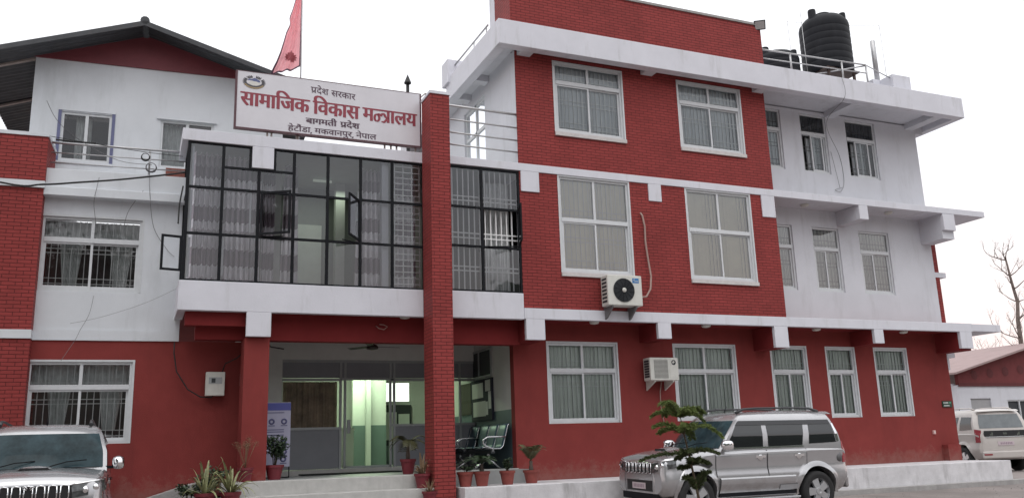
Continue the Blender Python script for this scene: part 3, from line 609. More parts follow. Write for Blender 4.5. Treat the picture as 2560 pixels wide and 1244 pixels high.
def sheet(xa, za, xb, zb):
    n = 46
    def fn(u, v):
        y = 1.55 + 8*u; wv = 0.022*math.sin(2*math.pi*u*8/0.15) if False else 0.0
        return (xa+(xb-xa)*v, y, za+(zb-za)*v+wv)
    nu = 220
    def fw(u, v):
        y = 1.55+8*u; return (xa+(xb-xa)*v, y, za+(zb-za)*v+0.02*math.sin(2*math.pi*y/0.16))
    rf.grid(fw, nu, 3, smooth=True)
sheet(xr_, zr, -3.75, 8.86); sheet(xr_, zr, 2.95, 8.82)
rfo = rf.build('corrugated_roof', M['roof'], A, fixn=False)
sol = rfo.modifiers.new('thick', 'SOLIDIFY'); sol.thickness = 0.02
MB().prism([(-3.75, 8.78), (xr_, 9.845), (2.95, 8.74), (2.95, 8.84), (xr_, 9.955), (-3.75, 8.88)], 'y', 1.50, 1.545).build('verge_board', M['roof'], A)
MB().tube([(xr_, 1.5, zr+0.03), (xr_, 9.5, zr+0.03)], 0.09, 10).build('ridge_cap', M['roof'], A)
MB().prism([(-3.7, 8.79), (-3.7, 8.83), (-2.70, 9.19), (-2.70, 9.15)], 'y', 2.2, 2.28).prism([(-3.7, 8.79), (-3.7, 8.83), (-2.70, 9.19), (-2.70, 9.15)], 'y', 4.2, 4.28).build('eave_rafter', M['railrust'], A)
MB().box(-3.0, 2.5, 2.25, 9.4, 9.195, 9.21).build('loft_floor', M['roof'], A)
# balcony slab, curb, railing
MB().box(-2.16, 0.30, 1.06, 2.199, 6.16, 6.525).box(-2.18, 0.30, 0.99, 1.199, 5.99, 6.159).build('balcony', M['annexwhite'], A, bevel=0.01)
rl = MB()
for z, r in ((7.045, 0.024), (6.85, 0.013), (6.655, 0.013)): rl.tube([(-2.11, 1.12, z), (0.25, 1.12, z+0.01)], r)
for x in (-0.40,): rl.tube([(x, 1.12, 6.5), (x, 1.12, 7.045)], 0.018)
rl.build('balcony_railing', M['rail'], A)
# brick stair block at the far left
bk = MB().box(-5.6, -2.15, 0.95, 2.0, 6.228, 7.085).box(-5.6, -2.16, 0.98, 2.0, 3.488, 6.098).box(-5.6, -2.161, 0.985, 2.0, -0.1, 3.328)
build_split(bk, 'brick_block', M['brick'], A)
build_split(MB().box(-5.6, -2.135, 0.93, 2.03, 7.087, 7.155).box(-5.6, -2.145, 0.93, 2.0, 6.10, 6.226).box(-5.6, -2.15, 0.95, 2.0, 3.33, 3.486), 'block_band', M['annexwhite'], A)
# annex windows
hz = (4.4, 4.5, 4.98, 5.06, 5.30)
window(A, *Wl2, 1.2, 5.21, blind=None, sill=False, trim=True, frame='alugrey' if False else 'alu', grille='grille', seed=40, hbars=hz)
window(A, *Wl1, 1.204, 2.49, blind=None, sill=False, trim=True, seed=41, hbars=(1.62, 1.72, 2.2, 2.28, 2.58))
for (a, b, z0, z1), nm in ((Wl2, 1), (Wl1, 2)):
    MB().box(a-0.1, b+0.1, 2.6, 2.62, z0-0.2, z1+0.2).build('room_wall', M['room'], A)
    for k in (0, 1):
        c = MB(); xa = a+0.28+k*0.86
        c.grid(curtain_fn(xa, xa+0.42, z0+0.05 if nm == 1 else z0+0.25, z1-0.35, 1.55, 6, 0.03, seed=k+nm, taper=-0.2), 48, 6); c.build('lace_curtain', M['lace'], A, fixn=False)
    c = MB(); c.grid(curtain_fn(a+0.03, b-0.03, z1-0.42, z1-0.02, 1.52, 22, 0.02, seed=nm), 160, 4); c.build('lace_pelmet', M['lace'], A, fixn=False)
M['bluetrim'] = mat('blue_grey_frame_paint', (0.12, 0.13, 0.24), 0.6, var=0.1)
for (a, b, z0, z1), nm in ((Wu1, 1), (Wu2, 2)):
    fm = MB(); y = 2.2
    for q in ((a, a+0.05, z0, z1), (b-0.05, b, z0, z1), (a+.05, b-.05, z1-0.05, z1), (a+.05, b-.05, z0, z0+0.05), ((a+b)/2-0.03, (a+b)/2+0.03, z0+.05, z1-.05)): fm.box(q[0], q[1], y+0.03, y+0.09, q[2], q[3])
    o = fm.build('window', M['alu'], A)
    MB().face([(a, y+0.06, z0), (b, y+0.06, z0), (b, y+0.06, z1), (a, y+0.06, z1)]).build('pane', M['glass'], o, fixn=False)
    if nm == 1:
        build_split(MB().box(a-0.06, a-0.001, y-0.015, y+0.1, z0-0.02, z1+0.02).box(b+0.001, b+0.06, y-0.015, y+0.1, z0-0.02, z1+0.02), 'side_frame', M['bluetrim'], o)
        build_split(MB().box(a-0.06, b+0.06, y-0.02, y+0.1, z1+0.021, z1+0.06).box(a-0.06, b+0.06, y-0.02, y+0.1, z0-0.07, z0-0.021), 'sill', M['annexwhite'], o)
    else:
        MB().box(a-0.08, b+0.06, y-0.05, y+0.02, z1+0.001, z1+0.04).build('head_trim', M['annexwhite'], o)
    c = MB(); c.grid(curtain_fn(a+(0.25 if nm == 1 else 0.03), a+(0.55 if nm == 1 else 0.5), z0+0.03, z1-0.03, y+0.24, 5, 0.035, seed=9+nm), 40, 6); c.build('lace_curtain', M['lace'], A, fixn=False)
    MB().box(a-0.1, b+0.1, 3.2, 3.22, z0-0.2, z1+0.2).build('room_wall', M['room'], A)
MB().box(ax(-7.17)+0.10, ax(-7.17)+0.5, 2.17, 2.199, 6.86, 7.045).build('exposed_brick_patch', mat('raw_brick_patch', (0.22, 0.075, 0.06), 0.9, var=0.3, vscale=12), A)
# ramp beside the porch
MB().prism([(-7.35, -0.1), (-5.92, -0.1), (-5.92, 0.78), (-6.35, 0.72), (-7.35, 0.42)], 'y', 0.75, 1.15).build('ramp', M['conc'], None, bevel=0.01, label='sloping grey concrete ramp beside the entrance steps along the red annex wall', cat='ramp')

# ------------------------------------------------------------------ ministry sign board
S = empty('sign_board', (0, 0, 0), label='white rectangular name board with red Devanagari lettering above the entrance bay', cat='sign')
sx0, sx1, sz0, sz1 = -5.91, -2.187, 7.268, 8.455
MB().box(sx0+0.035, sx1-0.03, 0.0, 0.05, sz0+0.03, sz1-0.008).build('sheet', M['signwhite'], S)
MB().box(sx0, sx0+0.035, -0.012, 0.09, sz0, sz1).box(sx1-0.03, sx1, -0.012, 0.09, sz0, sz1).box(sx0+.035, sx1-.03, -0.012, 0.09, sz0, sz0+0.03).box(sx0+.035, sx1-.03, -0.004, 0.09, sz1-0.008, sz1+0.004).build('frame', M['signframe'], S)
lg = MB()
for x in (-5.28, -5.2, -4.72, -4.70, -2.95, -2.82, -2.70, -2.3): lg.box(x-0.016, x+0.016, 0.051, 0.083, 7.1, 8.4)
lg.build('support_post', M['railrust'], S)
def glyphs(body, bold, xs=1.0):
    """flat outline of a run of text as (verts, faces); the stroke is thickened by overprinting"""
    c = bpy.data.curves.new('run', 'FONT'); c.body = body; c.size = 1.0; c.resolution_u = 4
    o = bpy.data.objects.new('run', c); COL.objects.link(o); bpy.context.view_layer.update()
    me = bpy.data.meshes.new_from_object(o.evaluated_get(bpy.context.evaluated_depsgraph_get()))
    v = [(p.co.x, p.co.y) for p in me.vertices]; f = [tuple(p.vertices) for p in me.polygons]
    bpy.data.objects.remove(o); bpy.data.curves.remove(c); bpy.data.meshes.remove(me)
    return v, f
def stroke(pts, w0):
    v = []; f = []
    for k, (x, y) in enumerate(pts):
        a = Vector(pts[min(k+1, len(pts)-1)]) - Vector(pts[max(k-1, 0)]); a.normalize(); nx, ny = -a.y*w0/2, a.x*w0/2
        v += [(x+nx, y+ny), (x-nx, y-ny)]
        if k: f.append((2*k-2, 2*k-1, 2*k+1, 2*k))
    return v, f
def text_line(runs, x0, x1, ztop, zbase, y, mat_, name, bold=0.05, slope=0.0, parent=None):
    """runs: list of ('t', text) | ('half_na',) | ('tra',) | ('pra',); laid out left to right between x0 and x1"""
    V_ = []; F_ = []; pen = 0.0
    def add(v, f, dx):
        i = len(V_); V_.extend([(a+dx, b) for a, b in v]); F_.extend([tuple(i+k for k in q) for q in f])
    for r in runs:
        if r[0] == 't':
            v, f = glyphs(r[1], bold)
            if v: add(v, f, pen); pen += max(a for a, b in v if b > 0.5) if any(b > 0.5 for a, b in v) else max(a for a, b in v)
        elif r[0] == 'sp': pen += r[1]
        elif r[0] == 'comma':
            v, f = stroke([(0.06, 0.07), (0.05, -0.03), (0.0, -0.12)], 0.09); add(v, f, pen+0.03); pen += 0.12
        elif r[0] == 'pra':
            v, f = glyphs('प', bold); add(v, f, pen); v, f = stroke([(0.40, 0.25), (0.24, 0.10), (0.10, 0.02)], 0.07); add(v, f, pen); pen += 0.583
        elif r[0] == 'half_na':
            v, f = stroke([(0, 0.585), (0.44, 0.585)], 0.075); add(v, f, pen)
            v, f = stroke([(0.17+0.135*math.cos(R(t)), 0.19+0.175*math.sin(R(t))) for t in range(60, 421, 30)], 0.05); add(v, f, pen)
            v, f = stroke([(0.20, 0.36), (0.29, 0.39), (0.37, 0.37), (0.43, 0.29)], 0.06); add(v, f, pen); pen += 0.42
        elif r[0] == 'tra':
            v, f = stroke([(0, 0.585), (0.54, 0.585)], 0.075); add(v, f, pen)
            v, f = stroke([(0.40, 0.57), (0.40, 0.0)], 0.07); add(v, f, pen)
            v, f = stroke([(0.02, 0.36), (0.06, 0.42), (0.13, 0.43), (0.19, 0.38), (0.22, 0.30), (0.28, 0.25), (0.39, 0.24)], 0.06); add(v, f, pen)
            v, f = stroke([(0.37, 0.24), (0.26, 0.10), (0.15, 0.00), (0.05, 0.03)], 0.06); add(v, f, pen); pen += 0.52
    sx = (x1-x0)/pen; sz = (ztop-zbase)/0.622
    mb = MB()
    n = 5 if bold else 1
    for k in range(n):
        dx = (k/(n-1)-0.5)*bold if n > 1 else 0
        i = len(mb.v)
        for a, b in V_: mb.v.append((x0+(a+dx)*sx, y-0.0004*k, zbase+b*sz+slope*((a*sx)/(x1-x0))))
        for q in F_: mb.f.append(tuple(i+t for t in q)); mb.sm.append(False)
    return mb.build(name, M[mat_], parent, fixn=False)
yt = -0.004
text_line([('pra',), ('t', 'देश'), ('sp', 0.30), ('t', 'सरकार')], -4.47, -3.575, 8.305, 8.185, yt, 'signdark', 'lettering', 0.03, -0.05, S)
text_line([('t', 'सामािजक'), ('sp', 0.22), ('t', 'िवकास'), ('sp', 0.22), ('t', 'म'), ('half_na',), ('tra',), ('t', 'ालय')], -5.80, -2.29, 8.025, 7.755, yt, 'signred', 'lettering', 0.085, -0.035, S)
text_line([('t', 'बागमती'), ('sp', 0.35), ('pra',), ('t', 'देश')], -4.555, -3.49, 7.635, 7.525, yt, 'signdark', 'lettering', 0.08, 0.0, S)
text_line([('t', 'हे'), ('t', 'टौं'), ('t', 'डा'), ('comma',), ('sp', 0.3), ('t', 'मकवानपुर'), ('comma',), ('sp', 0.3), ('t', 'नेपाल')], -4.90, -3.14, 7.44, 7.335, yt, 'signdark', 'lettering', 0.04, 0.0, S)
# emblem: wreath, mountain, field, hands, ribbon
ex, ez = -5.565, 8.245; em = MB()
def disc(mb, cx, cz, rx, rz, y, n=28, a0=0, a1=360):
    p = [(cx+rx*math.cos(R(a0+(a1-a0)*k/n)), y, cz+rz*math.sin(R(a0+(a1-a0)*k/n))) for k in range(n)]; mb.face(p)
def ring(mb, cx, cz, rx, rz, w_, y, a0, a1, n=30, jag=0.0):
    rnd = random.Random(3)
    for k in range(n):
        t0, t1 = R(a0+(a1-a0)*k/n), R(a0+(a1-a0)*(k+1)/n); j = 1+jag*(k % 2)
        mb.face([(cx+rx*j*math.cos(t0), y, cz+rz*j*math.sin(t0)), (cx+rx*j*math.cos(t1), y, cz+rz*j*math.sin(t1)), (cx+(rx-w_)*math.cos(t1), y, cz+(rz-w_)*math.sin(t1)), (cx+(rx-w_)*math.cos(t0), y, cz+(rz-w_)*math.sin(t0))])
ring(em, ex, ez, 0.195, 0.125, 0.05, yt, -215, 35, 46, 0.10)
ring(em, ex, ez, 0.185, 0.120, 0.035, yt, 45, 80, 8, 0.15); ring(em, ex, ez, 0.185, 0.120, 0.035, yt, 100, 135, 8, 0.15)
em.build('emblem_wreath', M['emdark'], S, fixn=False)
e2 = MB(); e2.face([(ex-0.13, yt, ez+0.03), (ex-0.09, yt, ez+0.06), (ex-0.04, yt, ez+0.06), (ex, yt, ez+0.085), (ex+0.05, yt, ez+0.07), (ex+0.10, yt, ez+0.045), (ex+0.12, yt, ez+0.01), (ex+0.04, yt, ez-0.005), (ex-0.04, yt, ez+0.03)]); e2.build('emblem_mountain', M['emblue'], S, fixn=False)
e3 = MB(); disc(e3, ex+0.005, ez-0.03, 0.11, 0.045, yt-0.001); e3.build('emblem_field', M['emgrey'], S, fixn=False)
e4 = MB(); ring(e4, ex, ez, 0.205, 0.14, 0.032, yt-0.002, 205, 335, 16); e4.build('emblem_ribbon', M['emgold'], S, fixn=False)

# ------------------------------------------------------------------ flag and pole
fp = MB().tube([(-4.66, 0.12, 6.9), (-4.655, 0.12, 11.6)], 0.013).build('flag_pole', M['rail'], label='thin grey flag pole rising behind the name board', cat='flagpole')
flred = mat('pink_red_flag_cloth', (0.98, 0.50, 0.54), 0.85, var=0.08, vscale=6); 
_b = flred.node_tree.nodes['Principled BSDF']; _b.inputs['Subsurface Weight'].default_value = 0.0
def cloth(m, add=0.55):
    n = m.node_tree; b = n.nodes['Principled BSDF']; o = [x for x in n.nodes if x.type == 'OUTPUT_MATERIAL'][0]
    tl = n.nodes.new('ShaderNodeBsdfTranslucent'); ms = n.nodes.new('ShaderNodeMixShader'); ms.inputs[0].default_value = add
    src = b.inputs['Base Color'].links[0].from_socket; n.links.new(src, tl.inputs[0])
    n.links.new(b.outputs[0], ms.inputs[1]); n.links.new(tl.outputs[0], ms.inputs[2]); n.links.new(ms.outputs[0], o.inputs[0])
cloth(flred)
flblue = mat('dark_flag_border', (0.10, 0.06, 0.09), 0.85); flsun = mat('flag_sun_print', (0.42, 0.14, 0.16), 0.85); cloth(flsun, 0.4)
EDGE = [(8.53, -5.245), (8.66, -5.20), (8.80, -5.14), (9.0, -5.075), (9.2, -5.025), (9.42, -4.975), (9.60, -4.905), (9.75, -4.92), (9.95, -4.86), (10.2, -4.80), (10.45, -4.74), (10.6, -4.67)]
def edge_x(z):
    for (a, b), (c, d) in zip(EDGE, EDGE[1:]):
        if a <= z <= c: return b + (d-b)*(z-a)/(c-a)
    return EDGE[-1][1]
def flag_pt(u, v):      # u: 0 pole -> 1 fly, v: 0 bottom -> 1 top
    zb = 8.76 - 0.05*min(u/0.25, 1) - 0.18*max(0, (u-0.1)/0.9)**0.8; z = zb + (10.62-zb)*v
    xe = edge_x(max(z, 8.53)); x = -4.67 + (xe+4.67)*u
    y = 0.13 + 0.05*u*math.sin(9*u+4.5*v) + 0.035*math.sin(22*u+3*v)*min(1, 3*u)
    return (x, y, z)
Fm = MB(); Fm.grid(flag_pt, 30, 40); F = Fm.build('flag', flred, fixn=False, label='faded pink red double pennant flag with a printed sun, hanging furled on its pole', cat='flag')
bm_ = MB(); bm_.grid(lambda u, v: (lambda p: (p[0], p[1]-0.004, p[2]))(flag_pt(0.93+0.07*u, v)), 2, 40); bm_.grid(lambda u, v: (lambda p: (p[0], p[1]-0.004, p[2]))(flag_pt(u, 0.018*v)), 30, 1); bm_.grid(lambda u, v: (lambda p: (p[0], p[1]-0.004, p[2]))(flag_pt(0.05*u, v)), 1, 40); bm_.build('border', flblue, F, fixn=False)
sm_ = MB(); cu, cv = 0.34, 0.095
def sunpt(k, r): 
    t = 2*math.pi*k/24; zc = 8.93; xc = -4.86; px, pz = xc+r*math.cos(t), zc+r*math.sin(t)
    u = (px+4.67)/(edge_x(pz)+4.67); zb = 8.76-0.05*min(u/0.25, 1)-0.18*max(0, (u-0.1)/0.9)**0.8; v = (pz-zb)/(10.62-zb); p = flag_pt(u, max(v, 0.01)); return (p[0], p[1]-0.012, p[2])
for k in range(24):
    r0, r1 = (0.125, 0.088) if k % 2 == 0 else (0.088, 0.125)
    for q in range(6): sm_.face([sunpt(k, r0*q/6+0.0005), sunpt(k, r0*(q+1)/6), sunpt(k+1, r1*(q+1)/6), sunpt(k+1, r1*q/6+0.0005)])
sm_.build('sun_emblem', flsun, F, fixn=False)

# ------------------------------------------------------------------ rooftop things
cp = MB(); cp.lathe([(0.055, 0), (0.055, 1.55)], (-1.60, 3.0, 7.1+1.05), 12); cp.box(-1.66, -1.54, 2.94, 3.06, 7.0, 8.15)
cp = MB(); cp.lathe([(0.042, 0), (0.042, 2.95)], (-1.58, 3.0, 7.1), 12); ch = cp.build('vent_pipe', M['cable'], None, label='black vent pipe with pointed cowl standing behind the name board', cat='vent pipe')
cc = MB(); cc.lathe([(0.085, 2.92), (0.09, 2.94), (0.004, 3.16)], (-1.58, 3.0, 7.1), 14, smooth=False); cc.build('cowl', M['cable'], ch)
rk = MB().tube([(-1.12, 3.0, 7.1), (-1.12, 3.0, 9.83)], 0.018).tube([(-1.12, 3.0, 9.83), (-1.50, 3.0, 9.45)], 0.014); rk.build('brace_pole', M['railrust'], label='thin rusty bracing pole beside the black vent pipe', cat='pole')
def tank(name, c, r, h, label):
    P = [(0.02, 0), (r*0.97, 0.0), (r, 0.05)]
    nb = 7
    for k in range(nb):
        z = 0.08 + (h*0.80-0.08)*k/nb; dz_ = (h*0.80-0.08)/nb
        P += [(r*0.992, z), (r*1.006, z+dz_*0.2), (r*1.006, z+dz_*0.8), (r*0.992, z+dz_)]
    P += [(r*0.97, h*0.83), (r*0.80, h*0.91), (r*0.42, h*0.95), (r*0.36, h*0.955)]
    mb = MB(); mb.lathe(P, c, 40); o = mb.build(name, M['plastic'], None, sharp=50, label=label, cat='water tank')
    l_ = MB(); l_.lathe([(r*0.36, h*0.95), (r*0.36, h*1.0), (r*0.33, h*1.015), (0.01, h*1.02)], c, 24); l_.build('lid', M['plastic'], o, sharp=50)
    l_ = MB(); l_.lathe([(0.11, h*0.80), (0.11, h*1.0), (0.10, h*1.02), (0.01, h*1.02)], (c[0]-r*0.72, c[1]-0.12, c[2]), 14); l_.build('inlet_cap', M['plastic'], o, sharp=50)
    l_ = MB(); l_.lathe([(0.09, h*0.78), (0.09, h*0.97), (0.08, h*0.985), (0.01, h*0.985)], (c[0]+r*0.55, c[1]-r*0.55, c[2]), 14); l_.build('outlet_cap', M['plastic'], o, sharp=50)
    return o
tank('water_tank', (9.97, 0.85, 10.98), 0.675, 1.82, 'tall black ribbed plastic water tank raised on a rusty stand on the roof')
ts = MB()
for dx in (-0.45, 0.45):
    for dy in (-0.45, 0.45): ts.box(9.97+dx-0.03, 9.97+dx+0.03, 0.85+dy-0.03, 0.85+dy+0.03, 10.2, 10.93)
ts.box(9.40, 10.54, 0.30, 1.40, 10.93, 10.975); ts.build('tank_stand', mat('dark_rust', (0.075, 0.05, 0.042), 0.8, var=0.3, vscale=10), label='rusty steel stand under the tall black water tank', cat='stand')
tank('water_tank', (8.35, 1.1, 10.25), 0.62, 1.28, 'low black plastic water tank half hidden behind the roof railing')
# corner pipe, rods and cables on the roof
MB().lathe([(0.07, 0), (0.07, 1.25), (0.05, 1.27)], (11.38, 0.5, 10.85), 12).build('standpipe', M['rail'], label='grey standpipe on the roof corner post right of the water tanks', cat='pipe')
for x, y, z1 in ((8.62, 0.75, 12.45), (9.12, 0.75, 12.75), (12.1, 0.8, 12.95)):
    MB().tube([(x, y, 10.2), (x-0.03, y, z1)], 0.008, 6).build('roof_rod', M['rail'], label={8.62: 'thin roof rod above the low black water tank, left of the other rods', 9.12: 'tallest thin rod close to the left side of the tall water tank', 12.1: 'thin rod rising right of the grey roof standpipe'}[x], cat='rod', group='thin rods on the roof')
MB().tube([(8.6, 0.75, 12.35), (9.1, 0.75, 12.40), (10.6, 0.75, 12.58), (12.08, 0.8, 12.85)], 0.004, 5).build('roof_wire', M['thin'], label='thin wire strung between the rods behind the tall water tank', cat='wire')
# floodlight
FL = empty('floodlight', (6.58, -0.44, 11.3), label='small square floodlight on the end of the brick parapet', cat='floodlight')
fm_ = Matrix.Rotation(R(-35), 4, 'Z') @ Matrix.Rotation(R(28), 4, 'X')
MB().box(-0.14, 0.14, -0.05, 0.03, -0.10, 0.14, fm_).build('housing', M['acdark'], FL, bevel=0.01)
MB().box(-0.115, 0.115, -0.056, -0.051, -0.075, 0.115, fm_).build('lens', M['steel'], FL)
MB().tube([(0, 0.05, -0.1), (0, 0.1, -0.12), (0.02, 0.2, -0.1)], 0.015).build('bracket', M['black'], FL)

# ------------------------------------------------------------------ air conditioners
def aircon(x, y, z, wd, hg, dp, label, style):
    o = empty('air_conditioner', (x, y, z), label=label, cat='air conditioner', group='outdoor air conditioner units')
    MB().box(0, wd, 0, dp, 0, hg).build('casing', M['ac'], o, bevel=0.018)
    sl = MB()
    for k in range(7): sl.box(-0.004, 0.0, 0.05, dp-0.05, 0.07+k*(hg-0.14)/6.5, 0.07+k*(hg-0.14)/6.5+0.045)
    sl.build('side_louvre', M['acdark'], o)
    if style == 1:
        c = (wd*0.46, -0.001, hg*0.50); r = hg*0.39
        f_ = MB(); f_.lathe([(r, 0), (r, -0.012), (0.01, -0.012)], c, 36, axis='y', smooth=False); fo = f_.build('fan_opening', M['acdark'], o)
        gr = MB()
        for k in range(1, 9):
            rr_ = r*k/8.2; gr.lathe([(rr_-0.004, -0.014), (rr_-0.004, -0.020), (rr_+0.004, -0.020), (rr_+0.004, -0.014)], c, 36, axis='y', cap=False)
        for k in range(12):
            t = R(30*k); gr.tube([(c[0]+0.03*math.cos(t), -0.02, c[2]+0.03*math.sin(t)), (c[0]+r*math.cos(t+0.35), -0.02, c[2]+r*math.sin(t+0.35))], 0.004, 5)
        gr.build('fan_grille', M['black'], o)
        h = MB(); h.lathe([(0.05, -0.015), (0.05, -0.028), (0.01, -0.03)], c, 20, axis='y'); h.build('hub', M['ac'], o)
        MB().box(wd-0.235, wd-0.075, -0.004, -0.001, hg-0.165, hg-0.06).build('logo_plate', mat('blue_logo_plate', (0.03, 0.17, 0.42), 0.4), o)
        lt = MB(); lt.tube([(wd-0.215, -0.006, hg-0.12), (wd-0.20, -0.006, hg-0.09), (wd-0.175, -0.006, hg-0.085)], 0.007, 5)
        for k in range(5): lt.box(wd-0.185+k*0.02, wd-0.172+k*0.02, -0.006, -0.0045, hg-0.135, hg-0.115)
        lt.build('logo', M['inner'], o)
    else:
        MB().box(0.10, wd*0.62, -0.006, -0.001, 0.05, hg-0.05).build('fan_opening', mat('grey_fan_guard', (0.22, 0.22, 0.21), 0.6, var=0.1), o, bevel=0.003)
        gr = MB()
        for k in range(14): gr.box(0.105, wd*0.615, -0.012, -0.0065, 0.07+k*(hg-0.14)/13.0, 0.078+k*(hg-0.14)/13.0)
        gr.build('fan_grille', M['ac'], o)
        MB().box(wd*0.68, wd*0.97, -0.006, -0.001, 0.06, hg*0.58).box(wd*0.72, wd*0.93, -0.004, -0.001, hg*0.60, hg-0.03).build('service_panel', M['ac'], o)
        lt = MB(); lt.lathe([(0.058, -0.005), (0.058, -0.009), (0.034, -0.009), (0.034, -0.005)], (wd*0.83, 0, hg*0.79), 22, axis='y', cap=False); lt.box(wd*0.83-0.002, wd*0.83+0.04, -0.009, -0.005, hg*0.79-0.035, hg*0.79-0.005); lt.build('logo', M['acdark'], o)
    bk_ = MB()
    for xx in (0.10, wd-0.16):
        bk_.prism([(0.02, -0.002), (0.02, -0.03), (0.30, -0.24), (dp+0.10, -0.27), (dp+0.10, -0.002)], 'x', xx, xx+0.035) if style == 1 else bk_.prism([(0.02, -0.002), (0.02, -0.03), (dp+0.09, -0.20), (dp+0.09, -0.002)], 'x', xx, xx+0.03)
    build_split(bk_, 'bracket', M['grilledark'] if style == 1 else M['ac'], o)
    return o
aircon(1.80, -0.40, 4.06, 0.85, 0.66, 0.30, 'white air conditioner unit with round black fan under the first brick window', 1)
aircon(3.215, 0.38, 2.535, 0.745, 0.51, 0.30, 'white air conditioner unit with square grey guard on the red ground floor wall', 2)
MB().tube([(2.99, 0.0, 6.27), (3.0, -0.05, 6.2), (3.04, -0.06, 5.95), (3.03, -0.06, 5.6), (3.06, -0.07, 5.2), (3.09, -0.10, 4.8), (3.03, -0.14, 4.5), (2.90, -0.16, 4.32), (2.68, -0.18, 4.28)], 0.021, 8).build('coolant_pipe', M['pvc'], label='lagged cream pipe hanging down the brick wall to the upper air conditioner', cat='pipe')
MB().tube([(3.66, 0.66, 2.52), (3.645, 0.72, 2.3), (3.65, 0.74, 2.0), (3.68, 0.74, 1.75), (3.70, 0.70, 1.55)], 0.012, 6).build('drain_pipe', M['pvc'], label='thin pink drain pipe dangling below the lower air conditioner', cat='pipe')

# ------------------------------------------------------------------ soffit lights, fan, boxes, boards
def lamp(x, y, z, label, r=0.11):
    mb = MB(); mb.lathe([(r, 0), (r, -0.02), (r*0.8, -0.05), (0.01, -0.065)], (x, y, z), 20); return mb.build('ceiling_lamp', M['ac'], None, label=label, cat='ceiling lamp', group='round lamps under the canopies')
for x, y, z, lb in ((-2.48, 0.28, 3.80, 'round white lamp under the entrance canopy left of the brick pillar'), (1.8, 0.28, 3.80, 'round white lamp below the air conditioner with the round fan'), (4.76, 0.32, 3.80, 'round white lamp above the wide ground floor window behind the lower air conditioner'), (8.06, 0.36, 3.80, 'round white lamp above the gap between the narrow ground floor windows'), (10.97, 0.38, 3.80, 'round white lamp above the ground floor window nearest the building corner'), (8.16, 0.40, 7.0, 'round lamp under the white middle canopy next to the brick block'), (10.97, 0.36, 7.0, 'round lamp under the white middle canopy near its outer end')): lamp(x, y, z, lb)
MB().tube([(-3.05, 0.36, 3.60), (-3.0, 0.30, 3.54), (-2.9, 0.30, 3.52), (-2.83, 0.30, 3.58), (-2.9, 0.33, 3.62), (-2.98, 0.36, 3.63)], 0.008, 6).build('loose_wire', M['pvc'], label='small loop of loose wire on the dark red entrance beam', cat='wire')
FN = empty('ceiling_fan', (-2.78, 1.7, 3.36), label='brown ceiling fan hanging in the entrance porch', cat='fan')
m_ = MB(); m_.lathe([(0.012, 0.44), (0.012, 0.12), (0.05, 0.11), (0.035, 0.04), (0.09, 0.03), (0.13, -0.02), (0.12, -0.06), (0.03, -0.08)], (0, 0, 0), 20); M['fan'] = mat('dark_brown_enamel', (0.028, 0.018, 0.016), 0.4); m_.build('motor', M['fan'], FN)
for k in range(3):
    a = R(8+120*k); mm_ = Matrix.Rotation(a, 4, 'Z') @ Matrix.Rotation(R(10), 4, 'X'); MB().box(0.11, 0.62, -0.06, 0.06, -0.012, -0.006, mm_).build('blade', M['fan'], FN)
def meter(x0, x1, z0, z1, y, label):
    o = MB().box(x0, x1, y-0.14, y, z0, z1).build('meter_box', M['ac'], None, bevel=0.008, label=label, cat='meter box')
    MB().box(x0+0.05, x1-0.05, y-0.146, y-0.1405, z1-0.22, z1-0.10).build('dial_window', M['alugrey'], o)
    MB().box(x0+0.1, x0+0.17, y-0.15, y-0.1465, z1-0.2, z1-0.12).build('dial', M['acdark'], o)
meter(-6.14, -5.80, 2.30, 2.74, 1.08, 'grey white meter box on the dark red wall left of the pier')
meter(-5.52, -5.42, 2.48, 2.72, 1.06, 'small white box half hidden behind the red entrance pier')
MB().tube([(-6.72, 1.05, 3.3), (-6.72, 1.03, 3.1), (-6.66, 1.0, 2.75), (-6.45, 1.0, 2.42), (-6.22, 1.0, 2.28), (-6.02, 1.0, 2.27), (-6.0, 1.0, 2.31)], 0.013, 6).build('meter_cable', M['cable'], label='black cable sagging down the dark red wall into the meter box', cat='cable')
MB().tube([(-5.85, 1.02, 2.74), (-5.80, 1.0, 2.9), (-5.6, 0.9, 3.0), (-5.35, 0.8, 3.25)], 0.011, 6).build('meter_cable', M['cable'], label='short black cable leaving the top of the meter box', cat='cable')
MB().tube([(-5.1, 0.7, 3.28), (-5.0, 0.75, 3.2), (-4.75, 0.8, 3.17)], 0.014, 6).build('stub_cable', M['cable'], label='black cable end poking past the red pier under the porch ceiling', cat='cable')
def notice(y0, y1, z0, z1, label, papers, m_):
    o = MB().box(0.02, 0.0705, y0, y1, z0, z1).build('notice_board', m_, None, label=label, cat='notice board')
    for a, b, c, d in papers: MB().box(0.016, 0.0195, a, b, c, d).build('paper', M['inner'], o)
M['navy'] = mat('navy_felt_board', (0.018, 0.022, 0.035), 0.9, var=0.1)
notice(1.98, 3.28, 1.80, 2.74, 'navy notice board with white papers on the waiting area wall', [(2.5, 3.2, 2.32, 2.66), (2.05, 2.36, 2.45, 2.70), (2.02, 2.18, 2.05, 2.44), (2.36, 3.15, 1.90, 2.24), (2.22, 2.35, 1.92, 2.22)], M['navy'])
notice(3.32, 4.1, 1.98, 2.72, 'dark olive notice board beyond the navy one in the waiting area', [], mat('olive_board', (0.035, 0.03, 0.018), 0.8))
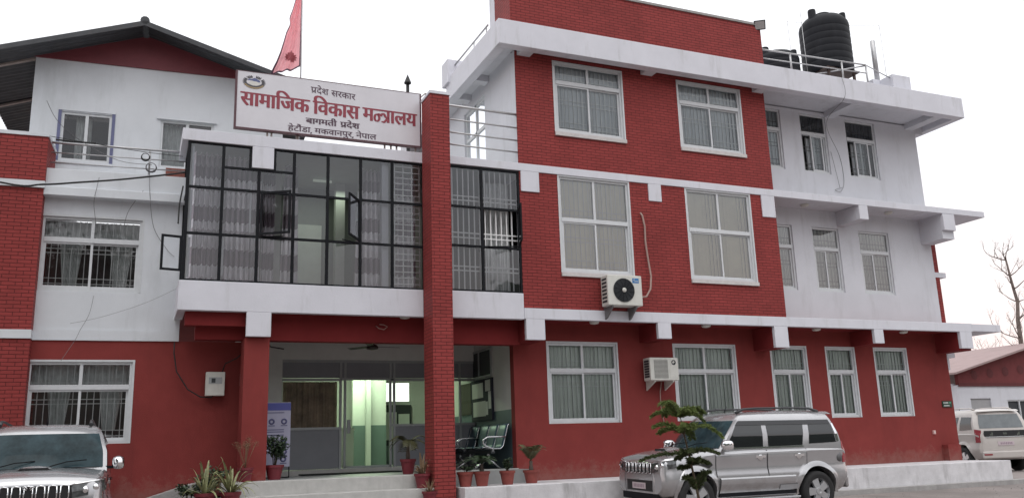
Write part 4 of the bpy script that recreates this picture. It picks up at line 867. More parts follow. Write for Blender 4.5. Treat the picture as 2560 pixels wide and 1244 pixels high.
# small wall signs at the right end of the red wall
gsn = MB().box(12.46, 12.80, 0.77, 0.793, 1.86, 2.02).build('wall_sign', mat('dark_green_sign', (0.015, 0.05, 0.03), 0.5), None, label='tiny dark green sign with pale text near the red wall corner', cat='sign')
tx = MB()
for k in range(5): tx.box(12.49+k*0.036, 12.517+k*0.036, 0.766, 0.769, 1.955, 1.99)
for k in range(6): tx.box(12.50+k*0.034, 12.527+k*0.034, 0.766, 0.769, 1.885, 1.915)
tx.build('text', M['inner'], gsn)
MB().box(12.70, 12.76, 0.765, 0.769, 1.955, 1.995).build('symbol', mat('green_symbol', (0.10, 0.32, 0.2), 0.5), gsn)
so_ = MB().box(11.97, 12.05, 0.75, 0.793, 1.17, 1.27).build('wall_socket', mat('pink_socket', (0.6, 0.35, 0.33), 0.5), None, label='small pale pink socket on the red wall below the green sign', cat='socket'); MB().box(11.99, 12.03, 0.747, 0.7495, 1.2, 1.24).build('cover', M['inner'], so_)
MB().box(-4.05, -1.95, 2.35, 2.95, 0.746, 0.775).build('door_mat', mat('dark_rubber_mat', (0.018, 0.022, 0.02), 0.95, var=0.3, vscale=20, bump=0.6), None, label='dark rubber mat in front of the glass entrance door', cat='mat')
# standing banner with pictograms
BN = empty('standing_banner', (-4.78, 1.0, 0.745), R(-6), label='purple grey standing banner with pictograms behind the red potted shrub', cat='banner')
MB().box(-0.28, 0.22, -0.012, 0.012, 0.22, 1.42).build('sheet', mat('lilac_banner_sheet', (0.33, 0.33, 0.44), 0.5, var=0.05), BN)
MB().box(-0.28, 0.22, -0.016, -0.0125, 1.27, 1.41).build('heading', mat('blue_banner_heading', (0.06, 0.07, 0.26), 0.5), BN)
ic = MB(); 
for cx, cz in ((-0.13, 1.06), (0.10, 1.06), (0.10, 0.66), (0.11, 0.50), (0.10, 0.36), (-0.13, 0.66)): ic.lathe([(0.058, -0.013), (0.058, -0.016), (0.026, -0.016), (0.026, -0.013)], (cx, 0, cz), 16, axis='y', cap=False); ic.box(cx-0.06, cx+0.06, -0.016, -0.013, cz-0.085, cz-0.07)
for cz in (1.22, 0.90, 0.86, 0.80): ic.box(-0.22, 0.10, -0.016, -0.013, cz, cz+0.014)
ic.build('pictogram', mat('navy_print', (0.07, 0.07, 0.16), 0.6), BN)
fb = MB()
for x in (-0.27, 0.21): fb.tube([(x, 0.016, 0.02), (x, 0.016, 1.42)], 0.01)
fb.tube([(-0.27, 0.016, 0.02), (0.21, 0.016, 0.02)], 0.01); fb.tube([(0.21, 0.016, 0.02), (0.21, 0.3, 0.02)], 0.01); fb.build('stand', M['black'], BN)

# ------------------------------------------------------------------ waiting benches
def bench(loc, rz, seats, label):
    o = empty('waiting_bench', loc, rz, label=label, cat='bench', group='steel waiting benches')
    sp_ = 0.52; Wd = seats*sp_
    PF = [(0.23, 0.44), (0.20, 0.46), (0.0, 0.42), (-0.18, 0.42), (-0.24, 0.47), (-0.28, 0.60), (-0.36, 0.90), (-0.40, 0.93)]   # (depth +front, height)
    blue = mat('dark_blue_seat_steel', (0.05, 0.10, 0.14), 0.4, 0.2, var=0.08) if 'seatblue' not in M else M['seatblue']; M['seatblue'] = blue
    for k in range(seats):
        x0 = k*sp_+0.02; x1 = (k+1)*sp_-0.02
        s_ = MB(); s_.grid(lambda u, v: (lambda q: (x0+(x1-x0)*v, -(PF[int(q)][0]+(PF[min(int(q)+1, 7)][0]-PF[int(q)][0])*(q-int(q))), PF[int(q)][1]+(PF[min(int(q)+1, 7)][1]-PF[int(q)][1])*(q-int(q))))(min(u*7, 6.999)), 21, 4)
        so2 = s_.build('seat', blue, o, fixn=False); md = so2.modifiers.new('thick', 'SOLIDIFY'); md.thickness = 0.012
        e_ = MB()
        for xx in (x0, x1): e_.tube([(xx, -a, b) for a, b in PF], 0.012, 6)
        build_split(e_, 'seat_rim', M['steel'], o)
    MB().box(0.0, Wd, -0.04, 0.04, 0.33, 0.39).build('beam', M['acdark'], o)
    for xx in (0.25, Wd-0.25):
        l_ = MB().tube([(xx, 0, 0.36), (xx, -0.02, 0.22)], 0.035, 10); l_.tube([(xx, -0.02, 0.22), (xx, -0.16, 0.13), (xx, -0.36, 0.02)], 0.022, 8); l_.tube([(xx, -0.02, 0.22), (xx, 0.12, 0.13), (xx, 0.26, 0.02)], 0.022, 8)
        l_.build('leg', M['steel'], o)
    for xx in (0.0, Wd):
        l_ = MB().tube([(xx, 0.30, 0.66), (xx, 0.10, 0.665), (xx, -0.12, 0.66), (xx, -0.21, 0.61), (xx, -0.22, 0.54), (xx, -0.16, 0.48), (xx, 0.0, 0.42), (xx, 0.0, 0.36)], 0.02, 8); l_.build('armrest', M['steel'], o)
    return o
# seats face -x (towards the entrance), backs to the side wall: near end first
bench((-0.42, 2.45, 0.746), R(-90), 3, 'row of dark blue steel seats nearest the front in the waiting area'); bench((-0.42, 4.15, 0.746), R(-90), 3, 'row of dark blue steel seats further back in the waiting area')

# ------------------------------------------------------------------ curtains in the glazed bay
def band_mat(name, bands, base):
    m = mat(name, base, 0.9, var=0.08, vscale=7); n = m.node_tree; b = n.nodes['Principled BSDF']; l = n.links.new
    t = n.nodes.new('ShaderNodeTexCoord'); s = n.nodes.new('ShaderNodeSeparateXYZ'); l(t.outputs['Object'], s.inputs[0])
    mr = n.nodes.new('ShaderNodeMapRange'); mr.inputs['From Min'].default_value = 4.2; mr.inputs['From Max'].default_value = 7.0; l(s.outputs['Z'], mr.inputs['Value'])
    r = n.nodes.new('ShaderNodeValToRGB'); r.color_ramp.interpolation = 'CONSTANT'
    els = r.color_ramp.elements
    for k, (p, c) in enumerate(bands):
        e = els[k] if k < 2 else els.new(p); e.position = p; e.color = (*c, 1)
    l(mr.outputs[0], r.inputs[0])
    src = b.inputs['Base Color'].links[0].from_socket; mu = n.nodes.new('ShaderNodeMix'); mu.data_type = 'RGBA'; mu.blend_type = 'MULTIPLY'; mu.inputs['Factor'].default_value = 1
    l(src, mu.inputs['A']); l(r.outputs[0], mu.inputs['B']); l(mu.outputs['Result'], b.inputs['Base Color']); return m
Wc, Mc, Gc = (1, 1, 1), (0.42, 0.36, 0.40), (0.62, 0.58, 0.60)
M['curt'] = band_mat('mauve_banded_curtain', [(0.0, Mc), (0.07, Wc), (0.16, Mc), (0.27, Wc), (0.37, Gc), (0.40, Wc), (0.46, Mc), (0.56, Wc), (0.67, Gc), (0.70, Wc), (0.76, Mc), (0.84, Gc), (0.92, Wc)], (0.90, 0.87, 0.90))
for x0, x1, y, wv, z0, lb, tp_ in ((-6.60, -6.02, 0.34, 6, 4.30, 'mauve banded curtain in the outermost left column of the glazed bay', 0), (-6.0, -5.30, 0.36, 7, 4.30, 'mauve banded curtain in the second column of the glazed bay under its corner bracket', 0), (-5.28, -5.05, 0.5, 3, 4.30, 'narrow gathered curtain behind the open left casement of the glazed bay', 0), (-4.86, -4.62, 0.55, 3, 4.30, 'gathered curtain beside the white column between the two open casements', 0.1), (-3.42, -2.98, 0.40, 5, 4.28, 'gathered mauve curtain right of the open right casement', 0.16), (-2.70, -2.2, 0.50, 4, 4.30, 'pale curtain behind the white bars next to the brick pillar', 0)):
    c = MB(); c.grid(curtain_fn(x0, x1, z0, 6.80 if z0 else 6.9, y, wv, 0.11, seed=int(-x0*10), taper=tp_), 110, 12); c.build('curtain', M['curt'], None, fixn=False, label=lb, cat='curtain', group='curtains in the glazed bay')
c = MB(); c.grid(curtain_fn(-0.62, -0.10, 4.35, 6.8, 0.45, 5, 0.05, seed=5), 60, 12); c.build('curtain', M['lace'], None, fixn=False, label='pale curtain behind the white bars right of the brick pillar', cat='curtain', group='curtains in the glazed bay')
bl_ = MB(); 
bl_.grid(lambda u, v: (-4.1+0.55*u, 1.0+0.10*math.sin(5*v), 4.0+0.02+0.45*math.sin(math.pi*u)**0.6*math.sin(math.pi*v)**0.7 + 0.04*math.sin(23*u+9*v)), 24, 12); bl_.build('cloth_bundle', M['curt'], None, fixn=False, label='crumpled bundle of pale curtain cloth on the bay floor', cat='cloth')
c = MB(); c.grid(curtain_fn(-4.36, -3.16, 1.75, 2.75, YP+0.16, 9, 0.022, seed=8), 120, 8)
M['browncurt'] = mat('brown_striped_curtain', (0.27, 0.18, 0.145), 0.9, var=0.35, vscale=3.5); c.build('curtain', M['browncurt'], None, fixn=False, label='brown curtain behind the office window left of the glass entrance door', cat='curtain')

# ------------------------------------------------------------------ wires on the annex
def wire(pts, r, m_, label, cat='cable', name='wall_cable', n=6):
    P = []
    for k in range(len(pts)-1):
        for t in range(6):
            p0, p1, p2, p3 = (Vector(pts[max(0, min(len(pts)-1, k+q))]) for q in (-1, 0, 1, 2)); s = t/6
            P.append(0.5*((2*p1)+(p2-p0)*s+(2*p0-5*p1+4*p2-p3)*s*s+(3*p1-p0-3*p2+p3)*s**3))
    P.append(Vector(pts[-1])); return MB().tube(P, r, n).build(name, M[m_], None, label=label, cat=cat)
wire([(-12.0, -0.5, 6.2), (-9.68, 0.1, 5.87), (-9.03, 0.1, 5.89), (-8.46, 0.1, 5.98), (-7.82, 0.1, 6.09), (-7.16, 0.1, 6.23), (-6.72, 0.2, 6.36)], 0.017, 'cable', 'thick black cable sagging across the annex front to the glazed bay')
wire([(-9.05, 0.9, 7.05), (-8.3, 0.95, 7.0), (-7.42, 1.0, 6.95), (-6.75, 0.9, 6.9)], 0.006, 'cable', 'thin wire running along the annex balcony rail')
wire([(-8.98, 1.05, 7.05), (-8.72, 1.04, 7.04), (-8.3, 1.04, 7.045)], 0.017, 'cable', 'black taped cable joint on the left end of the balcony rail')
wire([(-8.2, 1.2, 6.5), (-8.22, 1.0, 6.2), (-8.26, 1.1, 5.9), (-8.2, 1.18, 5.5)], 0.005, 'thin', 'thin wire hanging from the balcony beside the annex window head')
wire([(-7.33, 1.05, 6.55), (-7.3, 1.0, 6.1), (-7.2, 1.1, 5.5), (-6.95, 1.15, 5.1), (-6.8, 1.15, 4.95)], 0.006, 'thin', 'grey wire curving from the cable coils to the open side casement')
wire([(-7.42, 1.05, 6.2), (-7.65, 1.1, 5.8), (-7.72, 1.14, 5.5)], 0.005, 'thin', 'thin grey wire hanging above the annex window right half')
wire([(-6.74, 1.1, 4.32), (-7.3, 1.12, 4.02), (-8.0, 1.14, 3.75), (-8.5, 1.14, 3.62)], 0.003, 'thin', 'thin grey wire drooping left from the bay apron')
wire([(-8.15, 1.18, 4.15), (-8.2, 1.14, 3.8), (-8.33, 1.14, 3.5), (-8.4, 1.15, 3.32), (-8.6, 1.15, 2.95)], 0.004, 'thin', 'grey wire dropping from the annex upper window to the lower one')
wire([(-9.12, 0.4, 7.55), (-8.95, 0.7, 7.3), (-8.6, 1.0, 7.08), (-7.9, 1.04, 6.75), (-7.3, 1.04, 6.72)], 0.005, 'thin', 'slack thin wire crossing the annex balcony rails')
wire([(-6.72, 0.9, 6.3), (-6.77, 0.8, 5.9), (-6.78, 0.7, 5.5)], 0.016, 'cable', 'black cable bunch beside the left edge of the glazed bay')
for (x, z, r, m_, lb) in ((-7.42, 6.86, 0.075, 'cable', 'small black coil of cable hung on the balcony rail'), (-7.31, 6.66, 0.095, 'thin', 'larger grey coil of cable below the small black coil')):
    q = MB(); rnd = random.Random(int(r*1000))
    for k in range(6):
        P = []
        for t in range(25): a = 2*math.pi*t/24; rr_ = r*(0.86+0.07*rnd.random()+0.03*k); P.append((x+rr_*math.cos(a), 1.0+0.008*k, z+rr_*math.sin(a)))
        P[-1] = P[0]; q.tube(P, 0.006, 5)
    q.build('cable_coil', M[m_], None, label=lb, cat='cable coil')
cs = MB(); P = [(-6.72, 0.02), (-7.08, 0.0)]
SW = casement(None, (-6.72, 0.02), 0.36, 4.45, 5.10, 12, -1, 'side_casement'); tag(SW, 'black framed casement standing open on the left side of the glazed bay', 'window')
wire([(9.07, -0.47, 10.25), (9.08, -0.47, 9.7), (9.12, 0.3, 9.3), (9.9, 0.76, 8.6), (9.95, 0.76, 7.9), (9.80, 0.76, 7.6), (9.6, 0.76, 7.62), (9.9, 0.76, 7.72)], 0.006, 'thin', 'thin wire hanging down the white wall between the upper windows')
wire([(9.62, 0.77, 8.7), (9.68, 0.76, 8.3), (9.78, 0.76, 7.7)], 0.005, 'thin', 'thin wire trailing beside the middle upper window')
# ------------------------------------------------------------------ plants
M['leafdark'] = mat('dark_green_leaf', (0.030, 0.055, 0.025), 0.55, var=0.35, vscale=9)
M['leafmid'] = mat('mid_green_leaf', (0.075, 0.105, 0.035), 0.55, var=0.35, vscale=9)
M['leafpale'] = mat('variegated_leaf', (0.26, 0.27, 0.13), 0.55, var=0.45, vscale=14)
M['leafdry'] = mat('dry_straw_leaf', (0.20, 0.13, 0.075), 0.8, var=0.3, vscale=9)
M['leafolive'] = mat('olive_palm_leaf', (0.085, 0.085, 0.035), 0.6, var=0.35, vscale=9)
M['bark'] = mat('grey_brown_bark', (0.12, 0.095, 0.08), 0.9, var=0.3, vscale=14, bump=0.6)
M['twig'] = mat('thin_brown_stem', (0.09, 0.065, 0.04), 0.85, var=0.2, vscale=14)
def pot(parent, r, h, m_):
    mb = MB(); mb.lathe([(r*0.66, 0), (r*0.92, h*0.82), (r*1.02, h*0.82), (r*1.04, h), (r*0.90, h), (r*0.88, h*0.90)], (0, 0, 0), 26, cap=False); mb.lathe([(0.005, 0.004), (r*0.66, 0.0)], (0, 0, 0), 26, cap=False)
    o = mb.build('pot', M[m_], parent, sharp=40)
    s_ = MB(); s_.lathe([(0.005, h*0.93), (r*0.5, h*0.925), (r*0.885, h*0.90)], (0, 0, 0), 22, cap=False); s_.build('soil', M['soil'], parent)
    return o
def strap(mb, base, az, length, rise, droop, wd, n=7, twist=0.0):
    """one arching strap leaf with a folded midrib"""
    d = Vector((math.cos(az), math.sin(az), 0)); side = Vector((-math.sin(az), math.cos(az), 0)); rows = []
    for k in range(n+1):
        t = k/n; p = Vector(base) + d*(length*t*(1-0.15*t)) + Vector((0, 0, rise*math.sin(min(t*1.6, 1.57)) - droop*t*t)); ww = wd*(0.55+0.9*t if t < 0.35 else (1-t)/0.65*0.87+0.0)*0.5+0.0015
        s2 = side*math.cos(twist*t)+Vector((0, 0, math.sin(twist*t))); rows.append((p-s2*ww, p-Vector((0, 0, ww*0.35)), p+s2*ww))
    for a, b in zip(rows, rows[1:]):
        mb.face([a[0], b[0], b[1], a[1]], True); mb.face([a[1], b[1], b[2], a[2]], True)
def thing_plant(name, loc, label, cat='potted plant', group=None): return empty(name, loc, random.uniform(0, 6), label=label, cat=cat, group=group)
def strap_plant(loc, r, h, potm, leafm, n, ln, label, seed, rise=0.25, droop=0.15, wd=0.035, stem=0.0, name='potted_plant', up=0.35):
    o = thing_plant(name, loc, label); pot(o, r, h, potm); rnd = random.Random(seed); mb = MB()
    for k in range(n):
        q = rnd.random(); az = k*2.4+rnd.uniform(-.3, .3); l_ = ln*rnd.uniform(0.65, 1.1)*(0.45+0.55*(1-up*q)); strap(mb, (0.02*math.cos(az), 0.02*math.sin(az), h*0.9+stem), az, l_*(1-0.6*q), rise*(0.5+1.1*q)*rnd.uniform(.8, 1.2), droop*(1-q)*rnd.uniform(.5, 1.3), wd*rnd.uniform(.7, 1.2), twist=rnd.uniform(-.8, .8))
    mb.build('leaves', M[leafm], o, fixn=False)
    if stem: MB().tube([(0, 0, h*0.85), (0.01, 0, h*0.9+stem+0.02)], [0.035, 0.03], 10).build('stem', M['bark'], o)
    return o
def frond(mb, base, az, length, rise, droop, n=15, lw=0.012, ll=0.16):
    d = Vector((math.cos(az), math.sin(az), 0)); side = Vector((-math.sin(az), math.cos(az), 0)); P = []
    for k in range(n+1):
        t = k/n; P.append(Vector(base)+d*length*t+Vector((0, 0, rise*math.sin(t*1.8)-droop*t*t)))
    mb.tube(P, [0.006*(1-0.7*k/n)+0.001 for k in range(n+1)], 4)
    for k in range(2, n+1):
        t = k/n; l_ = ll*math.sin(min(1, (t+0.12))*math.pi*0.92)**0.6+0.02; f_ = (P[k]-P[k-1]).normalized()
        for s_ in (-1, 1):
            tip = P[k]+side*s_*l_*0.85+f_*l_*0.5+Vector((0, 0, -0.12*l_)); w_ = f_*lw; mb.face([P[k]-w_, P[k]*0.5+tip*0.5-w_*0.9, tip, P[k]*0.5+tip*0.5+w_*0.9, P[k]+w_], True)
def palm_plant(loc, r, h, potm, leafm, n, ln, label, seed, stem=0.12, rise=0.16, droop=0.10):
    o = thing_plant('potted_palm', loc, label, 'potted palm'); pot(o, r, h, potm); rnd = random.Random(seed); mb = MB()
    for k in range(n): frond(mb, (0, 0, h*0.9+stem), k*2.39+rnd.uniform(-.2, .2), ln*rnd.uniform(.75, 1.1), rise*rnd.uniform(.7, 1.4), droop*rnd.uniform(.5, 1.4), ll=0.11)
    mb.build('fronds', M[leafm], o, fixn=False)
    s_ = MB(); s_.lathe([(0.035, h*0.85), (0.045, h*0.9+stem*0.3), (0.03, h*0.9+stem*0.6), (0.035, h*0.9+stem)], (0, 0, 0), 12); s_.build('trunk', M['bark'], o); return o
def leafy(mb, c, rad, n, size, rnd):
    for k in range(n):
        v = Vector((rnd.gauss(0, 1), rnd.gauss(0, 1), rnd.gauss(0, 1))).normalized()*rnd.random()**0.45; p = Vector(c)+Vector((v.x*rad[0], v.y*rad[1], v.z*rad[2]))
        a = Vector((rnd.uniform(-1, 1), rnd.uniform(-1, 1), rnd.uniform(-.6, .6))).normalized(); b = a.cross(Vector((rnd.uniform(-1, 1), rnd.uniform(-1, 1), 1))).normalized(); s_ = size*rnd.uniform(.6, 1.2)
        mb.face([p-a*s_, p-b*s_*0.45, p+a*s_, p+b*s_*0.45])
def bushy(loc, r, h, potm, leafm, hh, label, seed, size=0.035, n=420, wide=0.2):
    o = thing_plant('potted_shrub', loc, label, 'potted shrub'); pot(o, r, h, potm); rnd = random.Random(seed); st_ = MB(); lf = MB()
    for k in range(7):
        a = rnd.uniform(0, 6.28); q = rnd.uniform(.55, 1); tip = Vector((wide*math.cos(a)*q*0.8, wide*math.sin(a)*q*0.8, h+hh*rnd.uniform(.45, 1))); st_.tube([(0.02*math.cos(a), 0.02*math.sin(a), h*0.85), (tip.x*0.35, tip.y*0.35, h+(tip.z-h)*0.5), tuple(tip)], [0.009, 0.007, 0.004], 5)
        leafy(lf, tip, (wide*0.5, wide*0.5, hh*0.17), n//9, size, rnd); leafy(lf, (tip.x*0.6, tip.y*0.6, h+(tip.z-h)*0.62), (wide*0.55, wide*0.55, hh*0.2), n//11, size, rnd)
    st_.build('stem', M['twig'], o); lf.build('leaves', M[leafm], o, fixn=False); return o
pz = 0.486
strap_plant((-6.18, -0.55, 0.30), 0.17, 0.30, 'maroonpot', 'leafpale', 30, 0.74, 'spiky variegated plant at the far left of the group below the red annex wall', 3, rise=0.34, droop=0.50, wd=0.052, up=0.2, name='potted_spider_plant')
strap_plant((-5.78, -0.62, 0.30), 0.17, 0.30, 'maroonpot', 'leafpale', 26, 0.66, 'spiky variegated plant with its pot touching the entrance steps', 5, rise=0.36, droop=0.42, wd=0.065, up=0.2, name='potted_spider_plant')
bushy((-6.02, -0.05, 0.30), 0.16, 0.28, 'maroonpot', 'leafdark', 0.45, 'dark leafy shrub behind the two spiky variegated plants', 6, wide=0.28)
bushy((-6.42, -0.35, 0.22), 0.15, 0.26, 'maroonpot', 'leafdark', 0.30, 'low dark leafy plant left of the spiky variegated plants', 16, wide=0.22, n=320)
for x in (-6.18, -5.78): pass
MB().box(-6.75, -6.06, -0.95, 0.25, -0.1, 0.18).box(-6.40, -5.93, -0.80, 0.25, 0.18, 0.298).box(-6.05, -5.905, -0.92, 0.2, -0.1, 0.298).build('plant_ledge', M['conc'], None, label='low grey concrete ledge carrying the plants left of the entrance steps', cat='ledge')
o = thing_plant('potted_grass', (-5.50, -0.14, 0.741), 'dry feathery grass with airy brown plumes in front of the red entrance pier', 'potted grass'); pot(o, 0.14, 0.24, 'maroonpot'); rnd = random.Random(4); s_ = MB(); l_ = MB()
for k in range(16):
    a = rnd.uniform(0, 6.28); q = rnd.uniform(.03, .2); tip = Vector((q*math.cos(a)*0.85, q*math.sin(a), 0.24+rnd.uniform(.28, .52))); s_.tube([(0, 0, 0.2), (tip.x*.3, tip.y*.3, 0.36), tuple(tip)], 0.0025, 4); leafy(l_, tip, (0.075, 0.075, 0.06), 60, 0.010, rnd)
s_.build('stem', M['leafdry'], o); l_.build('plume', M['leafdry'], o, fixn=False)
bushy((-4.94, 0.30, 0.746), 0.165, 0.26, 'maroonpot', 'leafdark', 0.62, 'dark green shrub in a red pot in front of the standing banner', 8, wide=0.22, n=520, size=0.042)
palm_plant((-2.42, 0.32, 0.746), 0.15, 0.28, 'maroonpot', 'leafolive', 15, 0.42, 'olive potted palm at the left foot of the brick pillar', 9, stem=0.32, rise=0.16, droop=0.20)
strap_plant((-2.36, -0.40, 0.501), 0.15, 0.26, 'maroonpot', 'leafdry', 20, 0.34, 'pot of drooping straw coloured leaves on the steps beside the brick pillar', 12, rise=0.25, droop=0.20, wd=0.055)
strap_plant((-2.33, -0.74, 0.251), 0.14, 0.20, 'maroonpot', 'leafdry', 30, 0.28, 'spiky brownish plant at the bottom of the steps beside the brick pillar', 13, rise=0.16, droop=0.08, wd=0.022)
bushy((-1.52, -0.42, pz), 0.155, 0.27, 'terra', 'leafdark', 0.12, 'terracotta pot with sparse foliage nearest the brick pillar on the plinth', 14, wide=0.16, n=120)
palm_plant((-1.21, -0.48, pz), 0.155, 0.27, 'terra', 'leafdark', 13, 0.36, 'terracotta pot with a green palm in front of the steel benches', 15, stem=0.16)
bushy((-0.66, -0.42, pz), 0.15, 0.26, 'terra', 'leafdark', 0.22, 'terracotta pot with a small dark bush right of the potted palm', 17, wide=0.10, n=260, size=0.03)
palm_plant((-0.10, -0.30, pz), 0.16, 0.25, 'terra', 'leafolive', 11, 0.30, 'terracotta pot with an olive palm in front of the red wall edge', 18, stem=0.20, rise=0.24, droop=0.02)

# araucaria sapling standing in the forecourt
T = empty('norfolk_pine', (-1.46, -7.85, -0.43), label='young conifer with tiered feathery branches in front of the silver car', cat='tree')
tr = [(0.10, 0, 0.0), (0.07, 0.0, 0.5), (0.02, 0, 0.95), (-0.05, 0, 1.35), (-0.12, 0, 1.70), (-0.15, 0, 1.88)]
MB().tube(tr, [0.022, 0.019, 0.016, 0.012, 0.009, 0.004], 8).build('trunk', M['twig'], T)
def conifer_branch(mb, ml, p0, az, ln, rise, droop, rnd, dens=36):
    d = Vector((math.cos(az), math.sin(az), 0)); side = Vector((-d.y, d.x, 0)); P = []
    for k in range(dens+1):
        t = k/dens; P.append(Vector(p0)+d*ln*t+Vector((0, 0, rise*math.sin(t*1.7)-droop*t*t)))
    ml.tube(P, [0.006*(1-0.8*k/dens)+0.001 for k in range(dens+1)], 5)
    for k in range(2, dens+1):
        t = k/dens; l_ = 0.105*(1-0.6*t)*min(1, 0.4+4*t)*rnd.uniform(.8, 1.15); f_ = (P[k]-P[k-1]).normalized()
        for s_ in (-1, 1):
            tip = P[k]+side*s_*l_*0.8+f_*l_*0.55+Vector((0, 0, rnd.uniform(-.3, .35)*l_)); n_ = 11
            # each twig is covered with short needles
            for q in range(n_):
                b = P[k].lerp(tip, (q+0.5)/n_); ax_ = (tip-P[k]).normalized()
                for r_ in range(4):
                    o_ = Vector((rnd.uniform(-1, 1), rnd.uniform(-1, 1), rnd.uniform(-1, 1))); o_ = (o_-ax_*o_.dot(ax_)).normalized()*0.019+ax_*0.016; pr_ = ax_.cross(o_).normalized()*0.0032; mb.face([b-pr_, b+o_, b+pr_])
rnd = random.Random(21); nd = MB(); nd2 = MB(); bw = MB()
for z, n, ln, rise, droop, x in ((1.86, 6, 0.34, 0.15, 0.15, -0.15), (1.68, 5, 0.46, 0.12, 0.18, -0.12)):
    for k in range(n): conifer_branch(nd2, bw, (x, 0, z), k*6.283/n+0.35+rnd.uniform(-.35, .35), ln*rnd.uniform(.7, 1.15), rise+rnd.uniform(-.06, .08), droop*rnd.uniform(.4, 1.3), rnd)
for z, n, ln, rise, droop, x in ((1.46, 4, 0.48, 0.05, 0.08, -0.07), (1.33, 3, 0.26, 0.03, 0.06, -0.05), (1.05, 2, 0.20, 0.14, 0.02, 0.0), (0.74, 3, 0.22, 0.14, 0.02, 0.04), (0.50, 4, 0.34, 0.10, 0.06, 0.07), (0.33, 4, 0.40, 0.10, 0.05, 0.08)):
    for k in range(n): conifer_branch(nd, bw, (x, 0, z), k*6.283/n+z*3+rnd.uniform(-.4, .4), ln*rnd.uniform(.6, 1.15), rise+rnd.uniform(-.05, .08), droop*rnd.uniform(.3, 1.4), rnd)
bw.build('branch', M['twig'], T, fixn=False); nd2.build('needles', mat('pale_needles', (0.14, 0.185, 0.06), 0.7, spec=0.15, var=0.3, vscale=8), T, fixn=False); nd.build('needles', mat('dark_needles', (0.07, 0.09, 0.038), 0.7, spec=0.1, var=0.3, vscale=8), T, fixn=False)  # upper tiers paler green, lower tiers darker

M['palebark'] = mat('pale_dry_bark', (0.17, 0.135, 0.12), 0.9, var=0.25, vscale=8)
# loose stones on the forecourt
sm2 = MB(); rnd = random.Random(77)
for k in range(900):
    x, y = rnd.uniform(-6, 20), -1.3-abs(rnd.gauss(0, 2.6)); r_ = rnd.choice((0.006, 0.008, 0.012, 0.02)); z = gz(y); P = [(x+r_*rnd.uniform(-1, 1), y+r_*rnd.uniform(-1, 1), z-0.002) for _ in range(3)]+[(x, y, z+r_*0.9)]
    i = len(sm2.v); sm2.v += P; sm2.f += [(i, i+1, i+3), (i+1, i+2, i+3), (i+2, i, i+3)]; sm2.sm += [False]*3
sm2.build('gravel', mat('loose_grey_stones', (0.22, 0.20, 0.185), 0.9, var=0.4, vscale=30), None, kind='stuff')

# bare trees on the right
def bare_tree(loc, path, label, seed, r0, spread, group=None):
    o = empty('bare_tree', loc, label=label, cat='tree', group=group); rnd = random.Random(seed); tk = MB(); cw = MB()
    n = len(path); tk.tube(path, [r0*(1-0.72*k/(n-1)) for k in range(n)], 9)
    def twig(p, d, ln, r, lev):
        P = [Vector(p)]; dd = Vector(d).normalized()
        for k in range(5):
            dd = (dd+Vector((rnd.uniform(-.35, .35), rnd.uniform(-.35, .35), rnd.uniform(-.15, .4)))*0.6).normalized(); P.append(P[-1]+dd*ln/5)
        cw.tube(P, [r*(1-0.13*k) for k in range(6)], 6)
        if lev < 4:
            for k in range(rnd.choice((2, 3, 3))):
                q = P[rnd.choice((2, 3, 4, 5))]; twig(q, dd+Vector((rnd.uniform(-1, 1), rnd.uniform(-1, 1), rnd.uniform(-.4, .9))), ln*rnd.uniform(.4, .65), r*0.5, lev+1)
        else: cw.tube([P[-1], P[-1]+dd*0.05], r*1.2, 5)
    for k in range(3, n):
        for q in range(2 if k < n-1 else 3):
            a = rnd.uniform(0, 6.28); twig(Vector(path[k])*1.0, (math.cos(a), math.sin(a), rnd.uniform(0.0, .7)), spread*rnd.uniform(.6, 1.1)*(1.1-0.5*k/n), r0*0.22, 1)
    tk.build('trunk', M['palebark'], o); cw.build('crown', M['palebark'], o, fixn=False); return o
bare_tree((29.5, 11.0, 0), [(0.1, 0, -0.1), (0.18, 0, 1.8), (0.15, 0, 3.4), (0.14, 0, 4.5), (0.18, 0, 5.3), (0.2, 0, 6.14), (0.38, 0, 7.0), (0.25, 0, 7.6), (0.15, 0, 8.2), (0.05, 0, 8.95)], 'tall bare knobbly tree rising behind the low white building at the right edge', 5, 0.145, 1.35)
bare_tree((42.8, 25.0, 0), [(0, 0, 0), (0, 0, 2), (0, 0, 3.4), (0, 0, 4.4), (0.1, 0, 5.2), (0.1, 0, 5.8)], 'small bare tree far behind the pink roof, closest to the office building corner', 8, 0.13, 1.9, 'small bare trees beyond the low building')
bare_tree((45.3, 25.0, 0), [(0, 0, 0), (0, 0, 2), (0.1, 0, 3.6), (0.1, 0, 4.7), (0, 0, 5.6), (0.1, 0, 6.2)], 'small bare tree far behind the pink roof, nearer to the tall bare tree', 9, 0.14, 2.0, 'small bare trees beyond the low building')

# unseen trees, added left of the forecourt to darken the lower left front
def added_shade_tree(loc, h, rad, label, seed):
    o = empty('added_shade_tree', loc, label=label, cat='tree', group='unseen trees added to shade the left front'); rnd = random.Random(seed); tk = MB(); lf = MB()
    tk.tube([(0, 0, -0.5), (0.1, 0, h*0.25), (0, 0.1, h*0.5), (0.1, 0, h*0.75)], [0.28, 0.22, 0.16, 0.06], 10)
    for k in range(16):
        a = rnd.uniform(0, 6.28); q = rnd.uniform(0.25, 0.9)*rad; c = Vector((q*math.cos(a), q*math.sin(a), h*rnd.uniform(0.5, 0.95))); tk.tube([(0, 0, h*0.35), (c.x*0.5, c.y*0.5, h*0.45+c.z*0.1), tuple(c)], [0.09, 0.06, 0.02], 6); leafy(lf, c, (rad*0.42, rad*0.42, h*0.13), 760, 0.22, rnd)
    tk.build('trunk', M['bark'], o); lf.build('crown', M['leafdark'], o, fixn=False)
